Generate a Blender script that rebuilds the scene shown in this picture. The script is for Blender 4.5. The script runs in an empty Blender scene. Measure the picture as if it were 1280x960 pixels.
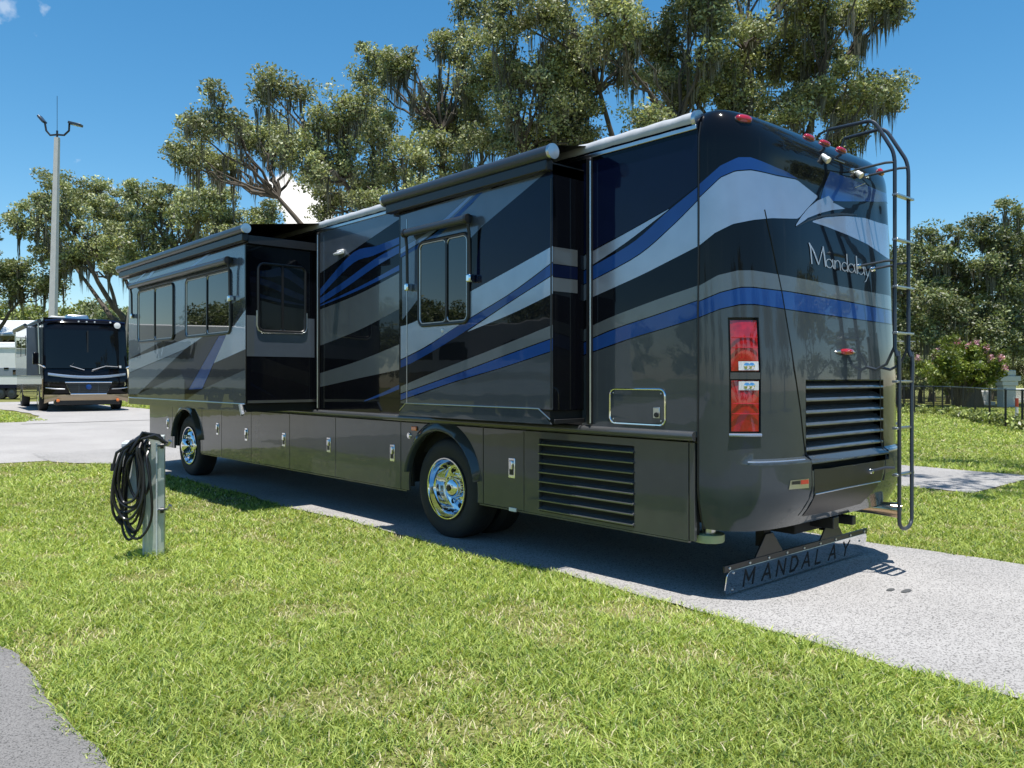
import bpy, bmesh, math, random
import numpy as np
from mathutils import Vector, Matrix, noise as mnoise

# ------------------------------------------------------------------ camera, sky, sun, exposure
scene = bpy.context.scene
F, HOR, H = 1015.0, 473.0, 1.55                      # focal length and horizon of the photograph in pixels, eye height
YAW = math.atan(905 / F)
CX, CY = -4.72, -3.13
cam_data = bpy.data.cameras.new('camera')
cam = bpy.data.objects.new('camera', cam_data)
scene.collection.objects.link(cam)
cam.location = (CX, CY, H)
cam.rotation_euler = (math.radians(90), 0, -YAW)
cam_data.sensor_width = 36.0
cam_data.lens = F / 1280 * 36.0
cam_data.shift_y = (HOR - 480) / 1280.0 
cam_data.clip_start = 0.05
cam_data.clip_end = 3000
scene.camera = cam

SUN_VEC = Vector((-0.085, -0.165, 1.0)).normalized()   # towards the sun: nearly overhead, a little from behind the coach
SUN_EL = math.asin(SUN_VEC.z)
SUN_AZ = math.atan2(SUN_VEC.x, SUN_VEC.y)
world = bpy.data.worlds.new('World')
scene.world = world
world.use_nodes = True
wn = world.node_tree
wn.nodes.clear()
def WN(t, **k):
    n = wn.nodes.new(t)
    for a, b in k.items(): setattr(n, a, b)
    return n
def wl(a, b): wn.links.new(a, b)
w_out = WN('ShaderNodeOutputWorld')
sky = WN('ShaderNodeTexSky', sky_type='NISHITA')
sky.sun_disc = False
sky.sun_elevation = SUN_EL
sky.sun_rotation = SUN_AZ
sky.altitude = 0
sky.air_density = 1.0
sky.dust_density = 0.35
sky.ozone_density = 2.6
hs = WN('ShaderNodeHueSaturation')
hs.inputs['Saturation'].default_value = 1.32
hs.inputs['Hue'].default_value = 0.49
wl(sky.outputs[0], hs.inputs['Color'])
bg = WN('ShaderNodeBackground'); bg.inputs['Strength'].default_value = 0.104
wl(hs.outputs[0], bg.inputs['Color'])
bgc = WN('ShaderNodeBackground'); bgc.inputs['Color'].default_value = (1, 0.99, 0.97, 1); bgc.inputs['Strength'].default_value = 0.85
tc = WN('ShaderNodeTexCoord')
def vmath(op, a, b=None):
    n = WN('ShaderNodeVectorMath', operation=op)
    if isinstance(a, tuple): n.inputs[0].default_value = a
    else: wl(a, n.inputs[0])
    if b is not None:
        if isinstance(b, tuple): n.inputs[1].default_value = b
        else: wl(b, n.inputs[1])
    return n
def fmath(op, a, b=None, clamp=False):
    n = WN('ShaderNodeMath', operation=op); n.use_clamp = clamp
    for i, v in enumerate((a, b)):
        if v is None: continue
        if isinstance(v, (int, float)): n.inputs[i].default_value = v
        else: wl(v, n.inputs[i])
    return n.outputs[0]
dirn = vmath('NORMALIZE', tc.outputs['Generated']).outputs[0]
sep = WN('ShaderNodeSeparateXYZ'); wl(dirn, sep.inputs[0])
den = fmath('ADD', fmath('MAXIMUM', sep.outputs[2], 0.0), 0.16)
cmb = WN('ShaderNodeCombineXYZ')
wl(fmath('DIVIDE', sep.outputs[0], den), cmb.inputs[0]); wl(fmath('DIVIDE', sep.outputs[1], den), cmb.inputs[1])
nz = WN('ShaderNodeTexNoise'); nz.inputs['Scale'].default_value = 1.25; nz.inputs['Detail'].default_value = 8; nz.inputs['Roughness'].default_value = 0.55
off = vmath('ADD', cmb.outputs[0], (3.7, 1.9, 0.0)); wl(off.outputs[0], nz.inputs['Vector'])
field = fmath('MULTIPLY', fmath('SUBTRACT', nz.outputs['Fac'], 0.69), 7.0, True)
above = fmath('MULTIPLY', fmath('SUBTRACT', sep.outputs[2], 0.02), 8.0, True)
field = fmath('MULTIPLY', field, above)
nf = WN('ShaderNodeTexNoise'); nf.inputs['Scale'].default_value = 30; nf.inputs['Detail'].default_value = 7
wl(dirn, nf.inputs['Vector'])
nf2 = WN('ShaderNodeTexNoise'); nf2.inputs['Scale'].default_value = 42; nf2.inputs['Detail'].default_value = 8
wl(dirn, nf2.inputs['Vector'])
_d = (math.sin(YAW), math.cos(YAW)); _r = (_d[1], -_d[0])
def ray(x, y):
    l = (x - 640) / F
    return Vector((_d[0] + _r[0] * l, _d[1] + _r[1] * l, -(y - HOR) / F))
clouds = field
for (x, y, rad, gain) in ((375, 262, 0.040, 1.0), (108, 238, 0.030, 0.45), (14, 12, 0.030, 0.28)):
    v = ray(x, y).normalized()
    dist = vmath('DISTANCE', dirn, tuple(v)).outputs['Value']
    m = fmath('SUBTRACT', 1.0, fmath('DIVIDE', dist, rad))
    m = fmath('ADD', fmath('SUBTRACT', m, 0.0 if rad > .03 else .75), fmath('MULTIPLY', fmath('SUBTRACT', (nf if rad > .03 else nf2).outputs['Fac'], 0.5), 3.4 if rad > .03 else 5.0))
    m = fmath('MULTIPLY', fmath('MULTIPLY', m, 4.0 if rad > .03 else 1.3, True), gain)
    clouds = fmath('MAXIMUM', clouds, m)
mixw = WN('ShaderNodeMixShader')
wl(clouds, mixw.inputs[0]); wl(bg.outputs[0], mixw.inputs[1]); wl(bgc.outputs[0], mixw.inputs[2])
wl(mixw.outputs[0], w_out.inputs['Surface'])

sun_data = bpy.data.lights.new('sun', 'SUN')
sun_data.energy = 5.0
sun_data.angle = math.radians(0.5)
sun_data.color = (1.0, 0.96, 0.89)
sun = bpy.data.objects.new('sun', sun_data)
scene.collection.objects.link(sun)
sun.rotation_euler = (-SUN_VEC).to_track_quat('-Z', 'Y').to_euler()
sun.location = (0, 0, 30)
scene.view_settings.view_transform = 'Standard'
scene.view_settings.look = 'None'
scene.view_settings.exposure = 0.64
scene.view_settings.gamma = 1.0
scene.view_settings.use_curve_mapping = False

# ------------------------------------------------------------------ helpers
rng = np.random.default_rng(7)
random.seed(7)
COL = scene.collection
def onX(x, y, X):
    R = ray(x, y); t = (X - CX) / R.x; return Vector((X, CY + t * R.y, H + t * R.z))
def onY(x, y, Y):
    R = ray(x, y); t = (Y - CY) / R.y; return Vector((CX + t * R.x, Y, H + t * R.z))
def onZ(x, y, Z=0.0):
    R = ray(x, y); t = (Z - H) / R.z; return Vector((CX + t * R.x, CY + t * R.y, Z))
def atD(x, y, D):
    R = ray(x, y); return Vector((CX + D * R.x, CY + D * R.y, H + D * R.z))
def pxof(X, Y, Z):
    a = X - CX; b = Y - CY; D = a * _d[0] + b * _d[1]; L = a * _r[0] + b * _r[1]
    return 640 + F * L / D, HOR - F * (Z - H) / D, D
def sstep(t):
    t = np.clip(t, 0, 1); return t * t * (3 - 2 * t)
def gh(x, y):                                         # ground height: the lot rises gently beyond the cross road
    return 0.40 * sstep((np.asarray(y, float) - 13.0) / 15.0) * (1 - sstep((np.asarray(x, float) - 14.0) / 12.0))

def tag(o, label=None, cat=None, group=None, kind=None):
    if label: o['label'] = label
    if cat: o['category'] = cat
    if group: o['group'] = group
    if kind: o['kind'] = kind
    return o
def empty(name, loc, rz=0):
    o = bpy.data.objects.new(name, None); COL.objects.link(o)
    o.location = loc; o.rotation_euler = (0, 0, rz); o.empty_display_size = 0.3
    return o
def link(me, name, parent=None, world_space=True):
    o = bpy.data.objects.new(name, me); COL.objects.link(o)
    if parent is not None:
        o.parent = parent
        if world_space:
            p = parent; M = Matrix.Identity(4)
            chain = []
            while p is not None: chain.append(p); p = p.parent
            for p in reversed(chain): M = M @ p.matrix_parent_inverse @ p.matrix_basis
            o.matrix_parent_inverse = M.inverted()
    return o
def copy_tree(o, parent=None):
    c = o.copy(); COL.objects.link(c)
    if parent is not None: c.parent = parent
    for ch in list(o.children): copy_tree(ch, c)
    return c

class MB:
    def __init__(s): s.v = []; s.f = []
    def add(s, vs, fs):
        b = len(s.v); s.v += [tuple(p) for p in vs]; s.f += [tuple(i + b for i in f) for f in fs]; return s
    def box(s, x0, x1, y0, y1, z0, z1):
        return s.add([(x0,y0,z0),(x1,y0,z0),(x1,y1,z0),(x0,y1,z0),(x0,y0,z1),(x1,y0,z1),(x1,y1,z1),(x0,y1,z1)],
                     [(0,3,2,1),(4,5,6,7),(0,1,5,4),(1,2,6,5),(2,3,7,6),(3,0,4,7)])
    def obox(s, c, ax, ay, az):                       # oriented box: half axes
        c, ax, ay, az = map(Vector, (c, ax, ay, az)); vs = []
        for k in (-1, 1):
            for (i, j) in ((-1,-1),(1,-1),(1,1),(-1,1)): vs.append(c + ax*i + ay*j + az*k)
        return s.add(vs, [(0,3,2,1),(4,5,6,7),(0,1,5,4),(1,2,6,5),(2,3,7,6),(3,0,4,7)])
    def prism(s, pts, vec):                           # planar outline swept along vec, closed
        n = len(pts); v = Vector(vec)
        vs = [Vector(p) for p in pts] + [Vector(p) + v for p in pts]
        fs = [tuple(range(n)), tuple(range(2*n-1, n-1, -1))] + [(i, n+i, n+(i+1)%n, (i+1)%n) for i in range(n)]
        return s.add(vs, fs)
    def tube(s, pts, r, seg=8, cap=True, closed=False):
        pts = [Vector(p) for p in pts]; n = len(pts); vs = []; fs = []
        rr = r if isinstance(r, (list, tuple)) else [r]*n
        up = Vector((0,0,1)); prev = None
        for i, p in enumerate(pts):
            a = pts[i-1] if (i or closed) else pts[0]; b = pts[(i+1) % n] if (i < n-1 or closed) else pts[-1]
            t = (b - a)
            t = t.normalized() if t.length > 1e-9 else Vector((0,0,1))
            if prev is None:
                q = t.orthogonal().normalized() if abs(t.z) > .95 else t.cross(up).normalized()
            else:
                q = prev - t * prev.dot(t)
                q = q.normalized() if q.length > 1e-6 else t.orthogonal().normalized()
            prev = q; w = t.cross(q)
            for k in range(seg):
                an = 2*math.pi*k/seg; vs.append(p + (q*math.cos(an) + w*math.sin(an))*rr[i])
        m = n if closed else n-1
        for i in range(m):
            for k in range(seg):
                a = i*seg+k; b = i*seg+(k+1)%seg; j = ((i+1) % n)*seg
                fs.append((a, b, j+(k+1)%seg, j+k))
        if cap and not closed:
            fs.append(tuple(range(seg-1,-1,-1))); fs.append(tuple((n-1)*seg+k for k in range(seg)))
        return s.add(vs, fs)
    def lathe(s, prof, c, axis, seg=32, a0=0, a1=2*math.pi):   # prof: (radius, distance along axis)
        c = Vector(c); axis = Vector(axis).normalized(); q = axis.orthogonal().normalized(); w = axis.cross(q)
        full = abs(a1-a0-2*math.pi) < 1e-6; m = seg if full else seg+1; vs = []; fs = []
        for (r, h) in prof:
            for k in range(m):
                an = a0+(a1-a0)*k/seg; vs.append(c+axis*h+(q*math.cos(an)+w*math.sin(an))*r)
        for i in range(len(prof)-1):
            for k in range(seg):
                k2 = (k+1) % m; fs.append((i*m+k, i*m+k2, (i+1)*m+k2, (i+1)*m+k))
        return s.add(vs, fs)
    def grid(s, rows):
        m = len(rows[0]); vs = [p for r in rows for p in r]
        return s.add(vs, [(i*m+j, i*m+j+1, (i+1)*m+j+1, (i+1)*m+j) for i in range(len(rows)-1) for j in range(m-1)])
    def build(s, name, mat, parent=None, smooth=35, bevel=0, flip=False, ws=True, fix=True):
        me = bpy.data.meshes.new(name); me.from_pydata(s.v, [], s.f)
        if fix:
            bm = bmesh.new(); bm.from_mesh(me)
            bmesh.ops.recalc_face_normals(bm, faces=bm.faces)
            bm.to_mesh(me); bm.free()
        me.update()
        me.materials.append(mat)
        if smooth:
            me.shade_smooth(); me.set_sharp_from_angle(angle=math.radians(smooth))
        o = link(me, name, parent, ws)
        if bevel:
            md = o.modifiers.new('bevel', 'BEVEL'); md.width = bevel; md.segments = 2; md.limit_method = 'ANGLE'; md.angle_limit = math.radians(40)
        return o
def npmesh(name, V, Q, mat, col=None, smooth=False):    # V (n,3), Q (m,3|4)
    me = bpy.data.meshes.new(name); n = len(V); m, k = Q.shape
    me.vertices.add(n); me.vertices.foreach_set('co', np.ascontiguousarray(V, dtype=np.float32).ravel())
    me.loops.add(m*k); me.loops.foreach_set('vertex_index', np.ascontiguousarray(Q, dtype=np.int32).ravel())
    me.polygons.add(m); me.polygons.foreach_set('loop_start', np.arange(0, m*k, k, dtype=np.int32))
    if col is not None:
        a = me.color_attributes.new('tint', 'FLOAT_COLOR', 'POINT')
        c4 = np.ones((n, 4), np.float32); c4[:, :3] = col; a.data.foreach_set('color', c4.ravel())
    if smooth: me.polygons.foreach_set('use_smooth', np.ones(m, dtype=bool))
    me.update(); me.validate(); me.materials.append(mat)
    return me

# ------------------------------------------------------------------ materials
def new_mat(name):
    m = bpy.data.materials.new(name); m.use_nodes = True
    return m, m.node_tree, m.node_tree.nodes['Principled BSDF']
def nnode(nt, t, **k):
    n = nt.nodes.new(t)
    for a, b in k.items(): setattr(n, a, b)
    return n
def pmat(name, col, rough=.5, metal=0, coat=0, ior=1.5, var=.12, vscale=6, bump=0, bscale=60, wave=0, dirt=0):
    m, nt, b = new_mat(name); L = nt.links.new
    if coat >= 1 and wave: b.inputs['Specular IOR Level'].default_value = .06; b.inputs['Coat IOR'].default_value = 1.40
    b.inputs['Roughness'].default_value = rough; b.inputs['Metallic'].default_value = metal
    b.inputs['Coat Weight'].default_value = coat * ((.55 if max(col) < .03 else .8) if wave else 1); b.inputs['Coat Roughness'].default_value = .015
    b.inputs['IOR'].default_value = ior
    t = nnode(nt, 'ShaderNodeTexCoord')
    n = nnode(nt, 'ShaderNodeTexNoise'); n.inputs['Scale'].default_value = vscale; n.inputs['Detail'].default_value = 5
    L(t.outputs['Object'], n.inputs['Vector'])
    mx = nnode(nt, 'ShaderNodeMix', data_type='RGBA')
    mx.inputs['A'].default_value = tuple(c*(1-var) for c in col) + (1,); mx.inputs['B'].default_value = tuple(min(1, c*(1+var)) for c in col) + (1,)
    L(n.outputs['Fac'], mx.inputs['Factor'])
    out = mx.outputs['Result']
    if dirt:                                          # dried rain streaks: narrow, tall, pale
        mp = nnode(nt, 'ShaderNodeMapping'); mp.inputs['Scale'].default_value = (22, 22, .55)
        L(t.outputs['Object'], mp.inputs['Vector'])
        n2 = nnode(nt, 'ShaderNodeTexNoise'); n2.inputs['Scale'].default_value = 1.0; n2.inputs['Detail'].default_value = 6
        L(mp.outputs[0], n2.inputs['Vector'])
        cr = nnode(nt, 'ShaderNodeValToRGB'); cr.color_ramp.elements[0].position = .6; cr.color_ramp.elements[1].position = .8
        cr.color_ramp.elements[1].color = (dirt, dirt, dirt, 1); L(n2.outputs['Fac'], cr.inputs[0])
        m2 = nnode(nt, 'ShaderNodeMix', data_type='RGBA'); L(cr.outputs[0], m2.inputs['Factor']); L(out, m2.inputs['A'])
        m2.inputs['B'].default_value = (.28, .28, .27, 1); out = m2.outputs['Result']
    L(out, b.inputs['Base Color'])
    hts = []
    if bump:
        n3 = nnode(nt, 'ShaderNodeTexNoise'); n3.inputs['Scale'].default_value = bscale; n3.inputs['Detail'].default_value = 4
        L(t.outputs['Object'], n3.inputs['Vector'])
        bp = nnode(nt, 'ShaderNodeBump'); bp.inputs['Strength'].default_value = bump; bp.inputs['Distance'].default_value = .01
        L(n3.outputs['Fac'], bp.inputs['Height']); L(bp.outputs[0], b.inputs['Normal'])
    if wave:                                          # slight waviness of large fibreglass panels
        n3 = nnode(nt, 'ShaderNodeTexNoise'); n3.inputs['Scale'].default_value = 2.3; n3.inputs['Detail'].default_value = 2
        L(t.outputs['Object'], n3.inputs['Vector'])
        bp = nnode(nt, 'ShaderNodeBump'); bp.inputs['Strength'].default_value = 1.0; bp.inputs['Distance'].default_value = wave
        L(n3.outputs['Fac'], bp.inputs['Height']); L(bp.outputs[0], b.inputs['Normal']); L(bp.outputs[0], b.inputs['Coat Normal'])
    return m
M = {}
WV = .0018
M['black'] = pmat('black_paint', (.0035, .004, .006), .12, coat=1, wave=WV, dirt=.025)
M['navy'] = pmat('navy_paint', (.004, .007, .026), .12, coat=1, wave=WV)
M['charcoal'] = pmat('charcoal_paint', (.055, .067, .078), .16, metal=.25, coat=1, wave=WV, dirt=.02)
M['skirt'] = pmat('graphite_skirt_paint', (.092, .094, .097), .20, metal=.35, coat=1, wave=WV)
M['silver'] = pmat('silver_paint', (.34, .39, .47), .26, metal=.65, coat=1, wave=WV, dirt=.05)
M['steel'] = pmat('steel_grey_paint', (.12, .145, .185), .2, metal=.45, coat=1, wave=WV)
M['grey'] = pmat('mid_grey_paint', (.12, .138, .15), .2, metal=.4, coat=1, wave=WV)
M['blue'] = pmat('blue_paint', (.013, .055, .21), .15, metal=.1, coat=1, wave=WV)
M['pale_blue'] = pmat('pale_blue_paint', (.20, .28, .45), .16, metal=.2, coat=1, wave=WV)
M['chrome'] = pmat('polished_chrome', (.78, .80, .82), .07, metal=1, var=.04)
M['alu'] = pmat('brushed_aluminium', (.55, .56, .57), .28, metal=1, var=.08)
M['trim'] = pmat('black_trim', (.012, .012, .013), .38, bump=.05, bscale=120)
M['rubber'] = pmat('tyre_rubber', (.014, .014, .015), .72, bump=.2, bscale=90)
M['dark'] = pmat('underbody_black', (.008, .008, .008), .85)
M['glass'] = pmat('tinted_glass', (.003, .004, .005), .012, ior=1.75, var=.02)
M['screen'] = pmat('windshield_glass', (.004, .005, .006), .012, ior=1.4, var=.02)
M['awn_case'] = pmat('awning_case_grey', (.055, .065, .08), .3, metal=.5, var=.1)
M['awn_white'] = pmat('white_awning_vinyl', (.42, .43, .45), .45, var=.2, vscale=9, bump=.25, bscale=16)
M['red_lens'] = pmat('red_lens', (.36, .004, .010), .07, coat=1, var=.7, vscale=28)
M['clear_lens'] = pmat('clear_lens', (.62, .63, .66), .1, coat=1, var=.35, vscale=60)
M['amber'] = pmat('amber_lens', (.75, .16, .01), .12, coat=1)
M['letter'] = pmat('silver_lettering', (.42, .43, .45), .25, metal=.5)
M['white'] = pmat('white_gelcoat', (.72, .72, .71), .3, coat=.5, var=.05)
M['off_white'] = pmat('cream_plastic', (.70, .62, .42), .4)
M['tan'] = pmat('tan_paint', (.36, .27, .17), .2, metal=.3, coat=1)
M['concrete'] = pmat('pole_concrete', (.50, .49, .47), .8, var=.15, vscale=4, bump=.15, bscale=30)
M['bark'] = pmat('oak_bark', (.085, .070, .055), .9, var=.35, vscale=5, bump=.8, bscale=14)
M['galv'] = pmat('weathered_grey_enamel', (.50, .54, .56), .5, var=.22, vscale=7, bump=.1, bscale=40)
M['galv2'] = pmat('galvanised_post', (.48, .52, .50), .45, metal=.4, var=.25, vscale=12)
M['cable'] = pmat('black_cable_sheath', (.014, .014, .016), .33, var=.1)
M['vane'] = pmat('louvre_blade_paint', (.16, .17, .18), .2, metal=.6, coat=.6)
M['white_metal'] = pmat('white_sheet_metal', (.62, .63, .63), .5, var=.08)
M['grey_band'] = pmat('trailer_grey_band', (.20, .23, .27), .4)
M['stone'] = pmat('pale_monument_stone', (.60, .60, .58), .7, var=.1)
M['wood'] = pmat('weathered_wood', (.24, .22, .19), .8, var=.3, vscale=20)
M['exhaust'] = pmat('bronzed_exhaust_steel', (.50, .36, .22), .14, metal=1, var=.25, vscale=8)
M['badge_red'] = pmat('badge_red', (.45, .05, .03), .3)
M['jack'] = pmat('jack_pad_plastic', (.30, .36, .20), .5)

def tint_mat(name, rough, transl, spec=.5, gain=(1, 1, 1)):
    m, nt, b = new_mat(name); L = nt.links.new
    a = nnode(nt, 'ShaderNodeAttribute'); a.attribute_name = 'tint'
    L(a.outputs['Color'], b.inputs['Base Color'])
    b.inputs['Roughness'].default_value = rough; b.inputs['Specular IOR Level'].default_value = spec
    tr = nnode(nt, 'ShaderNodeBsdfTranslucent')
    g = nnode(nt, 'ShaderNodeMix', data_type='RGBA', blend_type='MULTIPLY'); g.inputs['Factor'].default_value = 1
    L(a.outputs['Color'], g.inputs['A']); g.inputs['B'].default_value = (1.25, 1.2, .6, 1); L(g.outputs['Result'], tr.inputs['Color'])
    mx = nnode(nt, 'ShaderNodeMixShader'); mx.inputs[0].default_value = transl
    L(b.outputs[0], mx.inputs[1]); L(tr.outputs[0], mx.inputs[2])
    L(mx.outputs[0], nt.nodes['Material Output'].inputs['Surface'])
    return m
M['leaf'] = tint_mat('oak_leaf', .5, .22, .35)
M['moss'] = tint_mat('hanging_moss', .9, .25, .1)
M['blade'] = tint_mat('grass_blade', .5, .35, .35)

def asphalt(name, lo, hi, patch, scale=90):
    m, nt, b = new_mat(name); L = nt.links.new
    t = nnode(nt, 'ShaderNodeTexCoord')
    n1 = nnode(nt, 'ShaderNodeTexVoronoi'); n1.inputs['Scale'].default_value = scale; L(t.outputs['Object'], n1.inputs['Vector'])
    n2 = nnode(nt, 'ShaderNodeTexNoise'); n2.inputs['Scale'].default_value = .8; n2.inputs['Detail'].default_value = 8; L(t.outputs['Object'], n2.inputs['Vector'])
    n4 = nnode(nt, 'ShaderNodeTexNoise'); n4.inputs['Scale'].default_value = scale*.6; n4.inputs['Detail'].default_value = 3; L(t.outputs['Object'], n4.inputs['Vector'])
    sx = nnode(nt, 'ShaderNodeSeparateColor'); L(n1.outputs['Color'], sx.inputs[0])
    ad = nnode(nt, 'ShaderNodeMath', operation='ADD'); L(sx.outputs[0], ad.inputs[0]); L(n4.outputs['Fac'], ad.inputs[1])
    cr = nnode(nt, 'ShaderNodeValToRGB')
    cr.color_ramp.elements[0].position = .42; cr.color_ramp.elements[0].color = lo + (1,)
    cr.color_ramp.elements[1].position = .95; cr.color_ramp.elements[1].color = hi + (1,)
    L(ad.outputs[0], cr.inputs[0])
    mx = nnode(nt, 'ShaderNodeMix', data_type='RGBA', blend_type='MULTIPLY'); mx.inputs['Factor'].default_value = 1
    c2 = nnode(nt, 'ShaderNodeValToRGB'); c2.color_ramp.elements[0].position = .3; c2.color_ramp.elements[0].color = (patch, patch, patch, 1)
    c2.color_ramp.elements[1].position = .65; L(n2.outputs['Fac'], c2.inputs[0])
    L(cr.outputs[0], mx.inputs['A']); L(c2.outputs[0], mx.inputs['B']); L(mx.outputs['Result'], b.inputs['Base Color'])
    b.inputs['Roughness'].default_value = .9; b.inputs['Specular IOR Level'].default_value = .2
    bp = nnode(nt, 'ShaderNodeBump'); bp.inputs['Strength'].default_value = .7; bp.inputs['Distance'].default_value = .006
    L(ad.outputs[0], bp.inputs['Height']); L(bp.outputs[0], b.inputs['Normal'])
    return m
M['pad'] = asphalt('pale_chip_seal', (.10, .097, .094), (.37, .357, .348), .82, 120)
M['road'] = asphalt('sun_bleached_road', (.25, .24, .235), (.37, .355, .345), .85, 120)
M['lane'] = asphalt('grey_coarse_asphalt', (.06, .058, .057), (.215, .208, .203), .8, 190)

def lawn_mat():
    m, nt, b = new_mat('lawn_soil_and_thatch'); L = nt.links.new
    t = nnode(nt, 'ShaderNodeTexCoord')
    def nse(s, d=5):
        n = nnode(nt, 'ShaderNodeTexNoise'); n.inputs['Scale'].default_value = s; n.inputs['Detail'].default_value = d
        L(t.outputs['Object'], n.inputs['Vector']); return n.outputs['Fac']
    cr = nnode(nt, 'ShaderNodeValToRGB'); e = cr.color_ramp.elements
    e[0].position = .33; e[0].color = (.055, .052, .018, 1); e[1].position = .68; e[1].color = (.26, .255, .105, 1)
    x = e.new(.5); x.color = (.145, .160, .045, 1)
    L(nse(38, 6), cr.inputs[0])
    c2 = nnode(nt, 'ShaderNodeValToRGB'); c2.color_ramp.elements[0].position = .55; c2.color_ramp.elements[1].position = .72
    L(nse(1.3, 6), c2.inputs[0])
    mx = nnode(nt, 'ShaderNodeMix', data_type='RGBA'); L(c2.outputs[0], mx.inputs['Factor']); L(cr.outputs[0], mx.inputs['A'])
    mx.inputs['B'].default_value = (.25, .22, .12, 1)
    L(mx.outputs['Result'], b.inputs['Base Color']); b.inputs['Roughness'].default_value = .95; b.inputs['Specular IOR Level'].default_value = .05
    bp = nnode(nt, 'ShaderNodeBump'); bp.inputs['Strength'].default_value = .8; bp.inputs['Distance'].default_value = .03
    L(nse(55, 5), bp.inputs['Height']); L(bp.outputs[0], b.inputs['Normal'])
    return m
M['lawn'] = lawn_mat()

# ------------------------------------------------------------------ ground, roads
def axis_pts(lo, hi, c0, c1, step, n):
    a = np.arange(c0, c1 + 1e-6, step)
    left = c0 - np.geomspace(step, c0 - lo, n)[::-1]; right = c1 + np.geomspace(step, hi - c1, n)
    return np.concatenate([left, a, right])
xs = axis_pts(-900, 900, -30, 45, .75, 22); ys = axis_pts(-900, 900, -20, 45, .75, 22)
XX, YY = np.meshgrid(xs, ys)
V = np.stack([XX.ravel(), YY.ravel(), gh(XX, YY).ravel()], 1)
nx = len(xs); ii, jj = np.meshgrid(np.arange(len(ys) - 1), np.arange(nx - 1), indexing='ij')
Q = np.stack([ii*nx+jj, ii*nx+jj+1, (ii+1)*nx+jj+1, (ii+1)*nx+jj], -1).reshape(-1, 4)
g = link(npmesh('ground', V, Q, M['lawn'], smooth=True), 'ground')
tag(g, 'bright green lawn sheet running out to the horizon', 'lawn', kind='structure')

def wob(t, s, a): return a * mnoise.noise(Vector((t * s, 3.3 * s, 1.7)))
def edgeL_lane(y): return -3.76 + wob(y + 50, 1.1, .10) + wob(y, 4.5, .035) + (max(0, 1.2 - y) ** 1.3) * .06
def edge_pad_l(y): return -.20 + wob(y, .8, .10) + wob(y, 3.7, .04) - .05 * max(0, -y)**1.0 + (.9 * sstep((y - 12.0) / 1.9) * -1.0)
def edge_pad_r(y): return 2.87 + wob(y + 9, .9, .06) + wob(y, 4.1, .03)
def edge_road_n(x): return 13.95 + wob(x, .5, .10) + wob(x, 2.9, .04)
def edge_road_f(x): return 23.4 + wob(x + 7, .3, .25)
def strip(name, f0, f1, t0, t1, nt_, nw, mat, label, along='y', lift=.012):
    rows = []
    for t in np.linspace(t0, t1, nt_):
        a, b = f0(t), f1(t); row = []
        for w in np.linspace(0, 1, nw):
            s_ = a + (b - a) * w
            x, y = (s_, t) if along == 'y' else (t, s_)
            row.append((x, y, float(gh(x, y)) + lift))
        rows.append(row)
    o = MB().grid(rows).build(name, mat, smooth=0)
    for p in o.data.polygons: pass
    return tag(o, label, 'pavement', kind='structure')
strip('road', edge_road_n, edge_road_f, -70, 32, 160, 12, M['road'], 'pale cross road of sun-bleached asphalt beyond the coach', 'x', .008)
strip('driveway', edge_pad_l, edge_pad_r, -9, 15.5, 200, 6, M['pad'], 'pale grey driveway pad under the black coach', 'y', .014)
strip('asphalt_lane', lambda y: -7.4, edgeL_lane, -14, 15.5, 240, 6, M['lane'], 'coarse grey asphalt lane at the lawn edge', 'y', .016)
strip('side_pad', lambda y: 7.15 + wob(y, 1.2, .15), lambda y: 10.0 + wob(y+4, 1.2, .15), .9, 15.5, 80, 5, M['pad'], 'shaded neighbouring parking pad behind the coach', 'y', .011)
strip('parking_pad', lambda y: 1.15 + wob(y, .7, .15) - 1.2*max(0, 25.5-y)*.3, lambda y: 5.3 + wob(y+3, .7, .15), 22.5, 42, 60, 5, M['road'], 'pale pad under the black and tan motorhome', 'y', .018)
# two damp spots on the driveway
for (x, y, rx, ry) in ((1113, 740, .05, .022), (1133, 741.5, .065, .026)):
    c = onZ(x, y); pts = []
    for k in range(22):
        a = 2*math.pi*k/22; rr = 1 + .18*mnoise.noise(Vector((math.cos(a)*1.4+x, math.sin(a)*1.4, 0)))
        pts.append((c.x + rx*rr*math.cos(a), c.y + ry*rr*math.sin(a)))
    o = MB().add([(px_, py_, .0185) for px_, py_ in pts], [tuple(range(22))]).build('oil_stain', pmat('oil_stain', (.07, .07, .068), .6), smooth=0)
    tag(o, 'small dark oil stain on the pale driveway', 'stain', 'oil stains on the driveway', 'structure')

# ------------------------------------------------------------------ grass blades (uncountable)
def lawn_ok(x, y):
    ok = np.ones(len(x), bool)
    j = rng.normal(0, .035, len(x))
    eL = np.array([edgeL_lane(v) for v in y]); eP = np.array([edge_pad_l(v) for v in y]); eR = np.array([edge_pad_r(v) for v in y])
    eN = np.array([edge_road_n(v) for v in x])
    ok &= ~((x < eL + j) & (y < 15.5) & (x > -7.5))
    ok &= ~((x > eP + j) & (x < eR + j) & (y < 15))
    ok &= ~((y > eN + j) & (y < 23.4) & (x < 31))
    ok &= ~((x > 7.1 + j) & (x < 10.05 + j) & (y > .85) & (y < 15))
    ok &= ~((x > .9) & (x < 5.35) & (y > 22))
    return ok
P = []
N = 2900000
Dmin, Dmax = 2.3, 42.0
# sample polar about the camera so that the density falls with distance
u = rng.random(N); lam = 1.0
D = Dmin * (Dmax / Dmin) ** u
lat = rng.uniform(-.86, .86, N)
keep = rng.random(N) < np.clip((7.0 / D) ** .35, 0, 1) * np.where(D < 5, (D/5)**2*.8+.2, 1)
D = D[keep]; lat = lat[keep]
x = CX + D * (_d[0] + _r[0] * lat); y = CY + D * (_d[1] + _r[1] * lat)
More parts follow.
